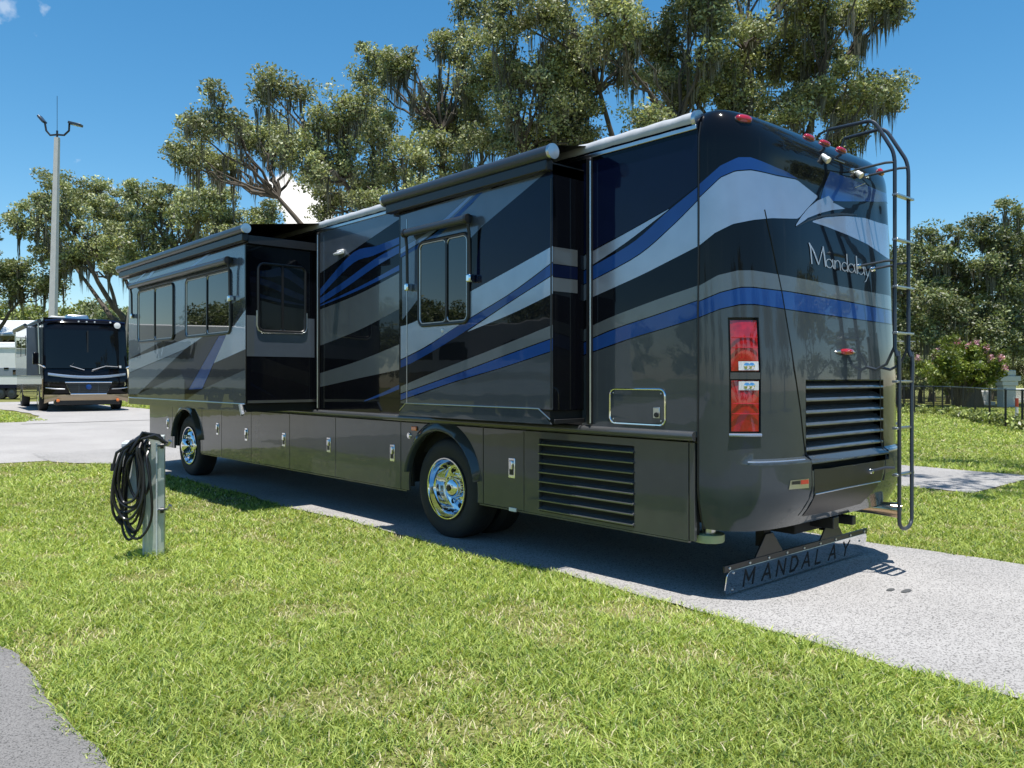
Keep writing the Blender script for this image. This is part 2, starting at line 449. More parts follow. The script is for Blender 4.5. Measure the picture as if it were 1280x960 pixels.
# thin out: keep count near 330k after masks
sel = rng.random(len(x)) < .50
x, y, D = x[sel], y[sel], D[sel]
ok = lawn_ok(x, y); x, y, D = x[ok], y[ok], D[ok]
def fbm(x, y, s, seed):                                # cheap value noise on a lattice
    r = np.random.default_rng(seed); T = r.random((256, 256))
    out = np.zeros(len(x)); amp = 1; tot = 0
    for o_ in range(4):
        fx, fy = x*s, y*s; ix, iy = np.floor(fx).astype(int), np.floor(fy).astype(int)
        tx, ty = fx-ix, fy-iy; tx = tx*tx*(3-2*tx); ty = ty*ty*(3-2*ty)
        a = T[ix % 256, iy % 256]; b = T[(ix+1) % 256, iy % 256]; c = T[ix % 256, (iy+1) % 256]; d_ = T[(ix+1) % 256, (iy+1) % 256]
        out += amp*((a*(1-tx)+b*tx)*(1-ty)+(c*(1-tx)+d_*tx)*ty); tot += amp; amp *= .5; s *= 2
    return out/tot
dry = fbm(x, y, 2.3, 3); lush = fbm(x, y, .55, 5)
thin = sstep((dry - .56) / .12)
kp = rng.random(len(x)) > .50 * thin + .22 * sstep((dry - .66) / .08)
x, y, D, dry, lush, thin = x[kp], y[kp], D[kp], dry[kp], lush[kp], thin[kp]
n = len(x)
grow = np.clip(D / 6.0, 1, 5)
ped = np.exp(-((x + 2.41)**2 + (y - 4.10)**2) / .035)   # longer unmown grass round the pedestal
hgt = (.016 + .034 * rng.random(n)**1.6) * (1 - .3*thin) * (1 + .25 * (lush - .5)) * (1 + .15*(grow-1)) * (1 + 1.6*ped)
wid = (.0022 + .0022 * rng.random(n)) * grow
az = rng.uniform(0, 2*np.pi, n); lean = rng.uniform(.5, 2.1, n) * hgt
z0 = gh(x, y)
dx, dy = np.cos(az), np.sin(az)
faz = rng.uniform(0, 2*np.pi, n); bx, by = np.cos(faz)*wid, np.sin(faz)*wid
V = np.empty((n, 5, 3))
V[:, 0] = np.stack([x-bx, y-by, z0-.004], 1); V[:, 1] = np.stack([x+bx, y+by, z0-.004], 1)
mx_, my_ = x+dx*lean*.35, y+dy*lean*.35
V[:, 2] = np.stack([mx_+bx*.8, my_+by*.8, z0+hgt*.62], 1); V[:, 3] = np.stack([mx_-bx*.8, my_-by*.8, z0+hgt*.62], 1)
V[:, 4] = np.stack([x+dx*lean, y+dy*lean, z0+hgt], 1)
base = np.arange(n)[:, None]*5
T3 = np.concatenate([base+np.array([[0, 1, 2]]), base+np.array([[0, 2, 3]]), base+np.array([[3, 2, 4]])])
t_ = rng.random(n)[:, None]
green = np.array([.20, .305, .055]); yel = np.array([.48, .55, .135]); straw = np.array([.64, .58, .36]); deep = np.array([.055, .115, .018])
c = green*(1-t_) + yel*t_
k = rng.random(n)
c[k < .16] = deep
st = rng.random(n) < (.05 + .26*thin); c[st] = straw
c *= (.75 + .5*lush)[:, None]
colr = np.repeat(c[:, None, :], 5, 1).reshape(-1, 3)
me = npmesh('grass', V.reshape(-1, 3), T3, M['blade'], colr)
o = link(me, 'grass'); tag(o, 'short bright green mown grass blades covering the lawn', 'grass', kind='stuff')
print('blades', n)

# ------------------------------------------------------------------ the black coach
coach = empty('motorhome', (1.275, 6.0, 0.0))
tag(coach, 'long glossy black motorhome with blue and silver stripes and two slide-outs on the driveway', 'motorhome')
PW = 1.275
def tilt(z): return .10 * min(1.1, max(0.0, (3.37 - z) / 1.6))
NPL, NFINE = 420, 4000
_t = np.linspace(0, math.pi / 2, 20001)
_hx = PW - PW * np.cos(_t) ** .4; _hx[-1] = PW; _hs = np.sin(_t) ** (1 / 1.1)
_xx = np.linspace(0, PW, 6001); _ss = (1 - ((PW - _xx) / PW) ** 5) ** (1 / 2.2)
_ax = np.concatenate([_hx, _xx]); _as = np.concatenate([_hs, _ss]); _o = np.lexsort((_as, _ax)); _ax, _as = _ax[_o], _as[_o]
_al = np.concatenate([[0], np.cumsum(np.hypot(np.diff(_ax), np.diff(_as) * .42))])
_q = np.linspace(0, _al[-1], NFINE // 2 + 1); _hX = np.interp(_q, _al, _ax); _hS = np.interp(_q, _al, _as)
FX_ = np.concatenate([_hX, 2 * PW - _hX[-2::-1]]); FS_ = np.concatenate([_hS, _hS[-2::-1]])   # arc-length table of the plan curve
_st = np.round(np.linspace(0, NFINE, NPL + 1)).astype(int)
_pl = [(float(FX_[k]), float(FS_[k])) for k in _st]; _plu = _st / NFINE
def capP(u, z):                                        # point of the rear cap, u 0..1 left seam to right seam
    f = min(max(u, 0), 1) * NFINE; i = min(int(f), NFINE - 1); f -= i
    X = float(FX_[i] * (1 - f) + FX_[i + 1] * f); s_ = float(FS_[i] * (1 - f) + FS_[i + 1] * f)
    dep = .34 + tilt(z)
    ins = 0.0
    if z > 3.17:                                       # roll over to the roof
        q = min(1, (z - 3.17) / .255); ins = .22 * (1 - math.sqrt(max(0, 1 - q * q)))
    if z < .80:                                        # tuck under at the bottom
        q = (.80 - z) / .30; ins = .11 * q * q
    mid = sstep((X - .20) / .30) * sstep((2.55 - X - .20) / .30)
    if z < 3.16 and z > 2.45:                          # recess under the brow
        ins += .030 * mid * (sstep((3.16 - z) / .20)) * sstep((z - 2.45) / .5)
    lw = sstep((X - .10) / .08) * sstep((2.55 - X - .10) / .08)
    if z < 1.0: ins -= .045 * lw * sstep((1.0 - z) / .03) * (1 - .6 * sstep((.75 - z) / .25))
    Y = .22 - dep * s_
    # inset towards the interior, more in Y on the back, in X on the sides
    ny = s_ ** 1.5; nxs = (1 - s_ ** 2.2) * (1 if X < PW else -1)
    Y += ins * ny; X += ins * .55 * nxs
    return Vector((X, Y, z))
def capN(u, z):
    e = .004
    a = capP(u + e, z) - capP(u - e, z); b = capP(u, z + .004) - capP(u, z - .004)
    n_ = a.cross(b); n_.normalize()
    return n_
def cap_uz(x, y):                                      # photo pixel -> (u, z) on the rear cap
    R = ray(x, y); z = 2.0
    for _ in range(5):
        dep = .34 + tilt(z); best = None
        for i in range(NPL):
            a = (_pl[i][0], .22 - dep * _pl[i][1]); b = (_pl[i + 1][0], .22 - dep * _pl[i + 1][1])
            ax, ay = a[0] - CX, a[1] - CY; ex, ey = b[0] - a[0], b[1] - a[1]
            den_ = R.x * ey - R.y * ex
            if abs(den_) < 1e-9: continue
            t = (ax * ey - ay * ex) / den_; s_ = (ax * R.y - ay * R.x) / den_
            if -1e-6 <= s_ <= 1 + 1e-6 and t > 0 and (best is None or t < best[0]): best = (t, _plu[i] + (_plu[i + 1] - _plu[i]) * s_)
        if best is None: return cap_uz(x + (.5 if x < 950 else -.5), y)
        z = H + best[0] * R.z
    return best[1], z
def capAt(x, y, off=0.0):
    u, z = cap_uz(x, y); return capP(u, z) + capN(u, z) * off
def u_of_x(X): return float(np.interp(X, FX_, np.arange(NFINE + 1) / NFINE))

# main shell: cross-section swept along the length
sec = [(0, 1.10), (0, 3.30)]
for k in range(1, 9):
    a = math.pi * k / 16; sec.append((.16 - .16 * math.cos(a), 3.30 + .12 * math.sin(a)))
sec += [(2.55 - p[0], p[1]) for p in reversed(sec)]
Y0, Y1 = .222, 11.75
mb = MB(); n = len(sec); lv = []
for (yy, ins) in ((Y0, 0), (11.3, 0), (11.6, .05), (11.78, .18), (11.86, .4)):
    lv.append([(max(ins, min(2.55 - ins, x_)), yy, z_ - (ins * .4 if z_ > 2 else 0)) for x_, z_ in sec])
for a, b in zip(lv[:-1], lv[1:]):
    mb.add(a + b, [(i, (i + 1) % n, n + (i + 1) % n, n + i) for i in range(n)])
mb.add(lv[-1], [tuple(range(n))]); mb.add(lv[0], [tuple(range(n))])
body = mb.build('body', M['black'], coach, smooth=30)
# floor pan and chassis
MB().box(.14, 2.41, .5, 11.6, .80, 1.09).box(.62, 1.93, .45, 11.5, .42, .80).build('chassis', M['dark'], coach, smooth=0)
# front mask under the windshield (street side front corner)
fm = MB()
for a in (0,):
    pts = [(0.02, 11.35), (0.03, 11.75), (.20, 11.98), (.6, 12.1), (1.95, 12.1), (2.35, 11.98), (2.52, 11.75), (2.53, 11.35)]
    fm.prism([(p[0], p[1], .42) for p in pts], (0, 0, .70))
fm.build('front_mask', M['skirt'], coach, bevel=.03)
fm = MB(); fm.prism([(.20, 11.88, 1.13), (.6, 12.05, 1.13), (1.95, 12.05, 1.13), (2.35, 11.88, 1.13)], (0, 0, 2.0)); fm.build('windshield', M['glass'], coach, bevel=.02)

# rear cap with openings for the tail lamps and the engine grille
uL0, uL1 = cap_uz(911.5, 470)[0], cap_uz(951, 470)[0]
uG0, uG1 = u_of_x(.655), u_of_x(1.895)
ZL0, ZL1, ZG0, ZG1 = 1.165, 1.965, .90, 1.54
ucols = sorted(set([uL0, uL1, uG0, uG1, 1 - uL0, 1 - uL1] + list(np.linspace(0, .26, 26)) + list(np.linspace(.28, .72, 24)) + list(np.linspace(.74, 1, 26))))
ucols = [u for i, u in enumerate(ucols) if i == 0 or u - ucols[i - 1] > .0015 or u in (uL0, uL1, uG0, uG1)]
zrows = sorted(set([.50, .56, .62, .70, .80, .86, ZG0, .955, .965, .975, .985, 1.0, 1.05, ZL0, 1.3, ZG1, 1.7, 1.85, ZL1, 2.1, 2.25, 2.4] + list(np.linspace(2.45, 3.08, 14)) + [3.10, 3.115, 3.13, 3.145, 3.16, 3.17] + [3.17 + .255 * math.sin(math.pi / 2 * k / 9) for k in range(1, 10)]))
def in_hole(uc, zc):
    if uG0 < uc < uG1 and ZG0 < zc < ZG1: return True
    if ZL0 < zc < ZL1 and (uL0 < uc < uL1 or 1 - uL1 < uc < 1 - uL0): return True
    return False
mb = MB(); m_ = len(ucols)
vs = [capP(u, z) for z in zrows for u in ucols]; fs = []
for i in range(len(zrows) - 1):
    for j in range(m_ - 1):
        if not in_hole((ucols[j] + ucols[j + 1]) / 2, (zrows[i] + zrows[i + 1]) / 2):
            fs.append((i * m_ + j, i * m_ + j + 1, (i + 1) * m_ + j + 1, (i + 1) * m_ + j))
fs.append(tuple((len(zrows) - 1) * m_ + j for j in range(m_)))
mb.add(vs, fs)
cap = mb.build('rear_cap', M['black'], coach, smooth=38)
# underside plate and inner wall so no light shows through the openings
MB().box(.12, 2.43, .10, .235, .52, 3.2).build('inner_bulkhead', M['dark'], cap, smooth=0)

def capstrip(name, top, bot, mat, off=.002, nseg=40, parent=cap, rows=5):
    """Painted band on the rear cap between two pixel polylines."""
    def dense(poly):
        L_ = [0]
        for a, b in zip(poly[:-1], poly[1:]): L_.append(L_[-1] + math.dist(a, b))
        out = []
        for k in range(nseg + 1):
            s_ = L_[-1] * k / nseg; i = 0
            while i < len(L_) - 2 and L_[i + 1] < s_: i += 1
            f = (s_ - L_[i]) / max(1e-9, L_[i + 1] - L_[i]); a, b = poly[i], poly[i + 1]
            out.append((a[0] + (b[0] - a[0]) * f, a[1] + (b[1] - a[1]) * f))
        return out
    A, B = [cap_uz(*p) for p in dense(top)], [cap_uz(*p) for p in dense(bot)]
    if top[-1][0] > 1105:                              # carry the band on round the hidden corner
        for k in range(1, 6):
            A.append((A[nseg][0] + (.97 - A[nseg][0]) * k / 5, A[nseg][1])); B.append((B[nseg][0] + (.97 - B[nseg][0]) * k / 5, B[nseg][1]))
    rws = []
    for k in range(rows + 1):
        f = k / rows; row = []
        for a, b in zip(A, B):
            u, z = a[0] + (b[0] - a[0]) * f, a[1] + (b[1] - a[1]) * f
            row.append(capP(u, z) + capN(u, z) * off)
        rws.append(row)
    o = MB().grid(rws).build(name, mat, parent, smooth=40, fix=False)
    return o
RX = 1110
def ext(poly, dx=12):                                  # carry a band on round the right-hand corner
    return poly
blue1_t = [(873.5, 231), (900.6, 207), (922.5, 196.6), (938, 196.6), (960, 204), (985, 213), (1000.6, 222)]
blue1_b = [(873.5, 247), (900.6, 221), (919, 213), (938, 211.6), (963, 215.6), (985, 219.5), (1000.6, 222.6)]
capstrip('paint_stripe', blue1_t, blue1_b, M['blue'])
sil_t = [(873.5, 248.4), (900.6, 222.4), (919, 214.4), (938, 213), (963, 217), (985, 221), (1000.6, 224), (1026, 244)]
sil_b = [(873.5, 307.5), (894, 291), (916, 280), (941, 275), (966, 272.5), (990, 273), (1000, 273), (1026, 246)]
capstrip('paint_stripe', sil_t, sil_b, M['silver'])
capstrip('paint_stripe', [(1018, 276), (1035, 271), (1060, 269.5), (1085, 272), (1108, 280)], [(1018, 277.5), (1035, 283), (1060, 293), (1085, 305), (1108, 322)], M['silver'])
capstrip('paint_stripe', [(1038, 214), (1060, 222), (1085, 232), (1108, 242)], [(1030, 250), (1060, 251), (1085, 251), (1108, 252)], M['blue'])  # blue stripe; sky reflected in this area is painted blue with it
# winged emblem: an outer arc and two slim vanes
capstrip('emblem', [(996, 281), (1004, 270), (1014, 259), (1026, 250), (1040, 244)], [(996, 282.5), (1008, 275), (1020, 265), (1030, 257), (1046, 252)], M['silver'], off=.0045)
capstrip('emblem', [(1012, 271), (1026, 259), (1043, 251.5), (1052, 256)], [(1012, 272), (1028, 266), (1044, 262), (1060, 260.5)], M['silver'], off=.0045)
capstrip('emblem', [(996, 283), (1012, 274.5), (1030, 268.5), (1055, 265.5), (1075, 267.5)], [(996, 283.6), (1012, 276.5), (1030, 271), (1055, 268.5), (1075, 269)], M['trim'], off=.0045)
gr_t = [(873.5, 357.5), (897.5, 344), (922.5, 338), (941, 338), (985, 345), (1035, 355), (1109, 369)]
gr_b = [(873.5, 376), (900.6, 364.7), (925.6, 358.4), (941, 358.4), (985, 363.7), (1047.5, 374), (1109, 386)]
capstrip('paint_stripe', gr_t, gr_b, M['grey'], nseg=60)
b2_t = [(p[0], p[1] + 1.4) for p in gr_b]
b2_b = [(873.5, 396.5), (900.6, 385.6), (925.6, 380), (944, 380), (985, 386.5), (1035, 393.7), (1109, 404)]
capstrip('paint_stripe', b2_t, b2_b, M['blue'], nseg=60)
# charcoal lower field of the cap, built as patches round the lamp and grille openings
zc_of = [cap_uz(*p) for p in [(q[0], q[1] + 1.4) for q in b2_b]]
zc_of.sort()
def ztop(u):
    for a, b in zip(zc_of[:-1], zc_of[1:]):
        if a[0] <= u <= b[0]: return a[1] + (b[1] - a[1]) * (u - a[0]) / max(1e-9, b[0] - a[0])
    return zc_of[0][1] if u < zc_of[0][0] else zc_of[-1][1]
mb = MB(); zz = [z for z in zrows if z < 1.95]
for j in range(m_ - 1):
    u0, u1 = ucols[j], ucols[j + 1]; uc = (u0 + u1) / 2
    for i in range(len(zz)):
        za = zz[i]; top_row = i == len(zz) - 1
        zb0, zb1 = (ztop(u0), ztop(u1)) if top_row else (zz[i + 1], zz[i + 1])
        if zz[i] == 1.85 and not top_row: pass
        if in_hole(uc, (za + min(zb0, zb1)) / 2) or (uL0 < uc < uL1 or 1-uL1 < uc < 1-uL0) and ZL0 <= za and za < ZL1 - 1e-6: continue
        q = []
        for (u, z) in ((u0, za), (u1, za), (u1, zb1), (u0, zb0)): q.append(capP(u, z) + capN(u, z) * .0012)
        mb.add(q, [(0, 1, 2, 3)])
# strips above lamp openings up to the band
for (a, b) in ((uL0, uL1), (1 - uL1, 1 - uL0)):
    cs = [u for u in ucols if a - 1e-9 <= u <= b + 1e-9]
    for u0, u1 in zip(cs[:-1], cs[1:]):
        mb.add([capP(u, z) + capN(u, z) * .0012 for (u, z) in ((u0, ZL1), (u1, ZL1), (u1, max(ZL1+.005, ztop(u1))), (u0, max(ZL1+.005, ztop(u0))))], [(0, 1, 2, 3)])
lower = mb.build('lower_paint_field', M['charcoal'], cap, smooth=40, fix=False)
bmx = bmesh.new(); bmx.from_mesh(lower.data); bmesh.ops.remove_doubles(bmx, verts=bmx.verts, dist=.0004); bmx.to_mesh(lower.data); bmx.free()
lower.data.shade_smooth(); lower.data.set_sharp_from_angle(angle=math.radians(38))
# vertical body creases of the engine hood: slim proud beads
def bead(pix, r, mat, name='hood_seam', parent=cap, off=0.0):
    pts = []
    for a, b in zip(pix[:-1], pix[1:]):
        for k in range(8):
            f = k / 8; pts.append(capAt(a[0] + (b[0] - a[0]) * f, a[1] + (b[1] - a[1]) * f, off))
    pts.append(capAt(*pix[-1], off))
    return MB().tube(pts, r, 6).build(name, mat, parent)
bead([(956, 262), (966, 310), (977, 365), (988, 430), (1000, 510), (1007, 575)], .006, M['black'])
bead([(1007, 582), (1008, 612), (1003, 645)], .0045, M['trim'])
bead([(1100, 470), (1101, 560), (1098, 600)], .0045, M['trim'])
bead([(873.6, 152), (873.6, 300), (872, 480), (871, 662)], .007, M['trim'], 'cap_seam', off=.002)
# silver beads painted in as the highlight along the bumper shelf
MB().tube([capP(u, .985) + Vector((0, -.004, -.004)) for u in np.linspace(u_of_x(.13), u_of_x(.60), 24)], .007, 8).build('ledge_highlight', M['silver'], cap)
MB().tube([capP(u, .985) + Vector((0, -.004, -.004)) for u in np.linspace(u_of_x(1.95), u_of_x(2.42), 24)], .007, 8).build('ledge_highlight', M['silver'], cap)
# black centre panel under the grille, matt underside of the brow
capstrip('centre_panel', [(1010, 586), (1040, 584), (1098, 575)], [(1011, 616), (1040, 610), (1094, 600)], M['trim'], off=.0035)
# plate recess below the grille
capstrip('plate_recess', [(1012, 618), (1040, 612), (1092, 602)], [(1009, 646), (1045, 640), (1082, 630)], M['trim'], off=.005)
for pp in (((1012, 617), (1050, 609), (1093, 601)),): bead(list(pp), .005, M['alu'], 'recess_rim', off=.005)

def lamp(side):
    U = lambda u: u if side < 0 else 1 - u
    lp = empty('tail_light', capP(U((uL0 + uL1) / 2), 1.16)); lp.parent = coach; lp.matrix_parent_inverse = Matrix.Translation((-1.275, -6, 0))
    def patch(name, ua, ub, za, zb, mat, off, par, slant=0, n1=8, n2=8, bulge=0.0):
        rows = []
        for i in range(n2 + 1):
            f = i / n2; row = []
            for j in range(n1 + 1):
                g_ = j / n1; u = ua + (ub - ua) * g_
                z = za + (zb - za) * f + slant * g_ * (1 - f)
                b_ = bulge * math.sin(math.pi * f) * math.sin(math.pi * g_)
                row.append(capP(U(u), z) + capN(U(u), z) * (off + b_))
            rows.append(row)
        return MB().grid(rows).build(name, mat, par, fix=False)
    du = (uL1 - uL0); e = du * .06
    hs_ = patch('housing', uL0, uL1, ZL0, ZL1, M['trim'], -.04, lp)
    # opening walls
    mbw = MB()
    ring = [(uL0, ZL0), (uL1, ZL0), (uL1, ZL1), (uL0, ZL1)]
    for (a, b) in zip(ring, ring[1:] + ring[:1]):
        rr = []
        for off in (.002, -.04): rr.append([capP(U(a[0] + (b[0]-a[0])*k/8), a[1] + (b[1]-a[1])*k/8) + capN(U(a[0] + (b[0]-a[0])*k/8), a[1] + (b[1]-a[1])*k/8) * off for k in range(9)])
        mbw.grid(rr)
    mbw.build('bezel', M['charcoal'], lp, fix=False)
    up = patch('red_lens', uL0 + e, uL1 - e, 1.60, 1.945, M['red_lens'], -.006, lp, bulge=.012)
    lo = patch('red_lens', uL0 + e, uL1 - e, 1.19, 1.535, M['red_lens'], -.006, lp, slant=-.0, bulge=.012)
    for (par, z0_, z1_) in ((up, 1.605, 1.665), (lo, 1.47, 1.53)):
        patch('reverse_lens', uL0 + du * .28, uL1 - e * 1.4, z0_, z1_, M['clear_lens'], .004, par)
        for q in (.38, .62): 
            u = uL0 + du*.28 + (du*.66) * q
            c = capP(U(u), (z0_+z1_)/2) + capN(U(u), 1.6) * .005
            MB().lathe([(.001, .008), (.012, .005), (.022, 0)], c, capN(U(u), 1.6), 16).build('bulb_reflector', M['chrome'], par)
    for (z0_, z1_) in ((1.24, 1.45), (1.69, 1.90)):   # lens segment lines
        for f in (.33, .66):
            z = z0_ + (z1_-z0_)*f
            MB().tube([capP(U(u), z) + capN(U(u), z)*.006 for u in np.linspace(uL0+e*1.5, uL1-e*1.5, 8)], .003, 6).build('lens_rib', M['red_lens'], up if z > 1.55 else lo)
    patch('divider', uL0 + e*.5, uL1 - e*.5, 1.545, 1.59, M['charcoal'], .004, lp)
    MB().tube([capP(U(u), 1.165 + (.03 if u < uL0+du*.2 else 0)*0) + capN(U(u), 1.17) * .006 for u in np.linspace(uL0, uL1, 10)], .012, 8).build('bezel_lip', M['silver'], lp)
lamp(-1); lamp(1)

# engine grille blades in the opening
gr = empty('engine_grille', (1.275, -.2, ZG0)); gr.parent = coach; gr.matrix_parent_inverse = Matrix.Translation((-1.275, -6, 0))
MB().grid([[capP(u, z) + Vector((0, .10, 0)) for u in np.linspace(uG0, uG1, 6)] for z in (ZG0 - .02, ZG1 + .02)]).build('grille_back', M['dark'], gr, fix=False)
us = np.linspace(uG0 + .0008, uG1 - .0008, 14)
for k in range(7):
    z = ZG0 + .045 + k * .088
    mb = MB(); rws = []
    for (dy, dz) in ((-.002, 0), (-.004, .010), (.0, .018), (.055, .06), (.056, .052), (.0, .0)):
        rws.append([capP(u, z) + Vector((0, dy, dz)) for u in us])
    mb.grid(rws); mb.build('grille_blade', M['vane'] if k else M['charcoal'], gr, smooth=50)
for u in (uG0, uG1):
    MB().tube([capP(u, z) + Vector((0, .01, 0)) for z in np.linspace(ZG0, ZG1, 8)], .012, 8).build('grille_frame', M['black'], gr)
MB().tube([capP(u, ZG1) + Vector((0, .008, 0)) for u in us], .010, 8).build('grille_frame', M['black'], gr)

# third brake light, marker lamps, camera lamps, badge
def pill(name, c, n_, rx, rz, h, mat, parent, up=Vector((0, 0, 1))):
    n_ = Vector(n_).normalized(); xa = up.cross(n_).normalized(); ya = n_.cross(xa); mb = MB(); rows = []
    for (s_, hh) in ((1.0, 0), (.98, h * .45), (.85, h * .8), (.5, h), (.02, h * 1.05)):
        rows.append([c + xa * rx * s_ * math.copysign(abs(math.cos(a)) ** .8, math.cos(a)) + ya * rz * s_ * math.copysign(abs(math.sin(a)) ** .8, math.sin(a)) + n_ * hh for a in np.linspace(0, 2 * math.pi, 25)])
    mb.grid(rows); return mb.build(name, mat, parent, smooth=60)
u, z = cap_uz(1056, 440)
bl = pill('brake_light', capP(u, z), capN(u, z), .16, .014, .02, M['alu'], coach)
pill('red_lens', capP(u, z) + capN(u, z) * .012, capN(u, z), .095, .024, .03, M['red_lens'], bl)
for (x, y, sx) in ((934, 147, .066), (1023, 170, .066), (1044, 177, .066), (1063, 186, .066), (1104, 215, .06)):
    uz = cap_uz(x, y)
    u, z = uz
    p = capP(u, z); nn = capN(u, z)
    ml = pill('marker_light', p - nn * .004, nn, sx, .030, .032, M['red_lens'], coach)
    pill('marker_base', p - nn * .006, nn, sx * 1.08, .034, .012, M['trim'], ml)
for (x, y) in ((1030, 200), (1071, 219)):
    u, z = cap_uz(x, y); p = capP(u, z); dn = Vector((0, -.75, -.65)).normalized()
    cl = MB().lathe([(.001, -.02), (.022, -.02), (.024, .0), (.022, .03), (.026, .034), (.026, .05), (.001, .05)], p + Vector((0, .0, .02)), dn, 18).build('docking_light', M['white'], coach)
    MB().lathe([(.001, .055), (.022, .053), (.026, .046)], p + Vector((0, 0, .02)), dn, 18).build('lens', M['off_white'], cl)
for (x0, y0, x1, y1) in ((1043, 199, 1056, 204), (1070, 234, 1081, 229)):
    a, b = capAt(x0, y0, .004), capAt(x1, y1, .004); MB().tube([a, b], .004, 6).build('vent_slot', M['alu'], cap)
capstrip('badge', [(981, 600), (1003, 597.5)], [(979, 611), (1003, 609)], M['alu'], off=.006, nseg=4, rows=1, parent=coach)
capstrip('badge_field', [(993, 599.5), (1002.3, 598.4)], [(993, 604.6), (1002.3, 603.8)], M['badge_red'], off=.0085, nseg=3, rows=1, parent=coach)
capstrip('badge_field', [(982.6, 601), (992, 599.8)], [(982.2, 605), (992, 604.4)], M['trim'], off=.0085, nseg=3, rows=1, parent=coach)

# script name on the back: brush strokes following the photograph
def stroke(pts, w):
    """ribbon along pixel polyline, width in pixels (may vary)."""
    ws = [q * .82 for q in (w if isinstance(w, list) else [w] * len(pts))]; A = []; B = []
    for i, p in enumerate(pts):
        a = pts[max(0, i - 1)]; b = pts[min(len(pts) - 1, i + 1)]
        dx_, dy_ = b[0] - a[0], b[1] - a[1]; l_ = math.hypot(dx_, dy_) or 1
        nx_, ny_ = -dy_ / l_ * ws[i] / 2, dx_ / l_ * ws[i] / 2
        A.append((p[0] + nx_, p[1] + ny_)); B.append((p[0] - nx_, p[1] - ny_))
    return A, B
def letters(strokes, name='name_lettering'):
    mb = MB()
    for pts, w in strokes:
        A, B = stroke(pts, w)
        mb.grid([[capAt(x, y, .005) for x, y in A], [capAt(x, y, .005) for x, y in B]])
    return mb.build(name, M['letter'], coach, fix=False, smooth=0)
def bl_(x): return 330.2 + (x - 1013.75) * .2105          # baseline of the word
def arc(cx, rx, ry, a0, a1, cyo, n=10):
    return [(cx + rx * math.cos(math.radians(a0 + (a1 - a0) * k / n)), bl_(cx) - cyo + (rx * math.cos(math.radians(a0 + (a1 - a0) * k / n))) * .21 + ry * math.sin(math.radians(a0 + (a1 - a0) * k / n))) for k in range(n + 1)]
S = []
S += [([(1011, 303.5), (1012.5, 309), (1014.2, 330)], [1.6, 1.9, 1.7]), ([(1011, 303.5), (1016, 313), (1022.6, 331)], [1.2, 2.1, 1.9]),
      ([(1022.6, 331), (1026, 318), (1028.6, 308.5)], [1.1, 1.3, 1.3]), ([(1028.4, 308), (1029.8, 320), (1031.4, 333.5)], [1.6, 2.1, 1.9])]
def la(x, w):
    S.append((arc(x - w * .08, w * .42, 5.3, 20, 340, 5.4, 14), 1.35)); S.append(([(x + w * .36, bl_(x) - 10.6), (x + w * .38, bl_(x) - 4), (x + w * .52, bl_(x) + .8)], 1.6))
la(1036.6, 9.5)
S += [([(1042.8, bl_(1042.8) - 11), (1043, bl_(1043) + .3)], 1.7), (arc(1046.4, 3.0, 5.2, 190, 345, 6.0, 10) + [(1049.5, bl_(1049.5) - 5), (1049.8, bl_(1049.8) + .3)], 1.4)]
S += [(arc(1055.2, 3.6, 5.3, 20, 340, 5.4, 14), 1.35), ([(1057.8, bl_(1057.8) - 22), (1058.4, bl_(1058) - 10), (1059, bl_(1059) + .5)], 1.6)]
la(1064.2, 8.8)
S += [([(1069.8, bl_(1069.8) - 22), (1070.4, bl_(1070.4) - 8), (1070.8, bl_(1070.8) + .4)], 1.7)]
la(1075.8, 8.8)
S += [([(1080.6, bl_(1080.6) - 10.5), (1082.0, bl_(1082) - 5), (1083.4, bl_(1083.4) + .2)], 1.6), ([(1087.2, bl_(1087.2) - 10.5), (1084.6, bl_(1084.6) - 1), (1081.4, bl_(1081.4) + 7.5), (1080, bl_(1080) + 8.5)], [1.1, 1.4, 1.2, .9])]
letters(S)

# ---- painted bands on the flat walls: traced outlines, laid just proud of the panel
_lay = [0]
def flat(plane, X, top, bot, mat, parent, lift=.0015):
    pts = [onX(x, y, X) for x, y in top] + [onX(x, y, X) for x, y in reversed(bot)]
    pts = [Vector((X - lift, p.y, p.z)) for p in pts]
    m = len(top); A = pts[:m]; B = pts[m:][::-1]
    if len(A) == len(B): o = MB().grid([A, B]).build('paint_stripe', mat, parent, smooth=0)
    else: o = MB().add(pts, [tuple(range(len(pts)))]).build('paint_stripe', mat, parent, smooth=0)
    return o
def curve(poly, n=14):                                  # smooth Catmull-Rom through pixel points
    P_ = [poly[0]] + poly + [poly[-1]]; out = []
    seg = len(poly) - 1
    for k in range(n + 1):
        t = k / n * seg; i = min(int(t), seg - 1); f = t - i
        p0, p1, p2, p3 = P_[i], P_[i + 1], P_[i + 2], P_[i + 3]
        out.append(tuple(.5 * (2*p1[q] + (-p0[q]+p2[q])*f + (2*p0[q]-5*p1[q]+4*p2[q]-p3[q])*f*f + (-p0[q]+3*p1[q]-3*p2[q]+p3[q])*f**3) for q in (0, 1)))
    return out
def band(X, top, bot, mat, parent, lift=.0015): return flat(None, X, curve(top), curve(bot), mat, parent, lift)
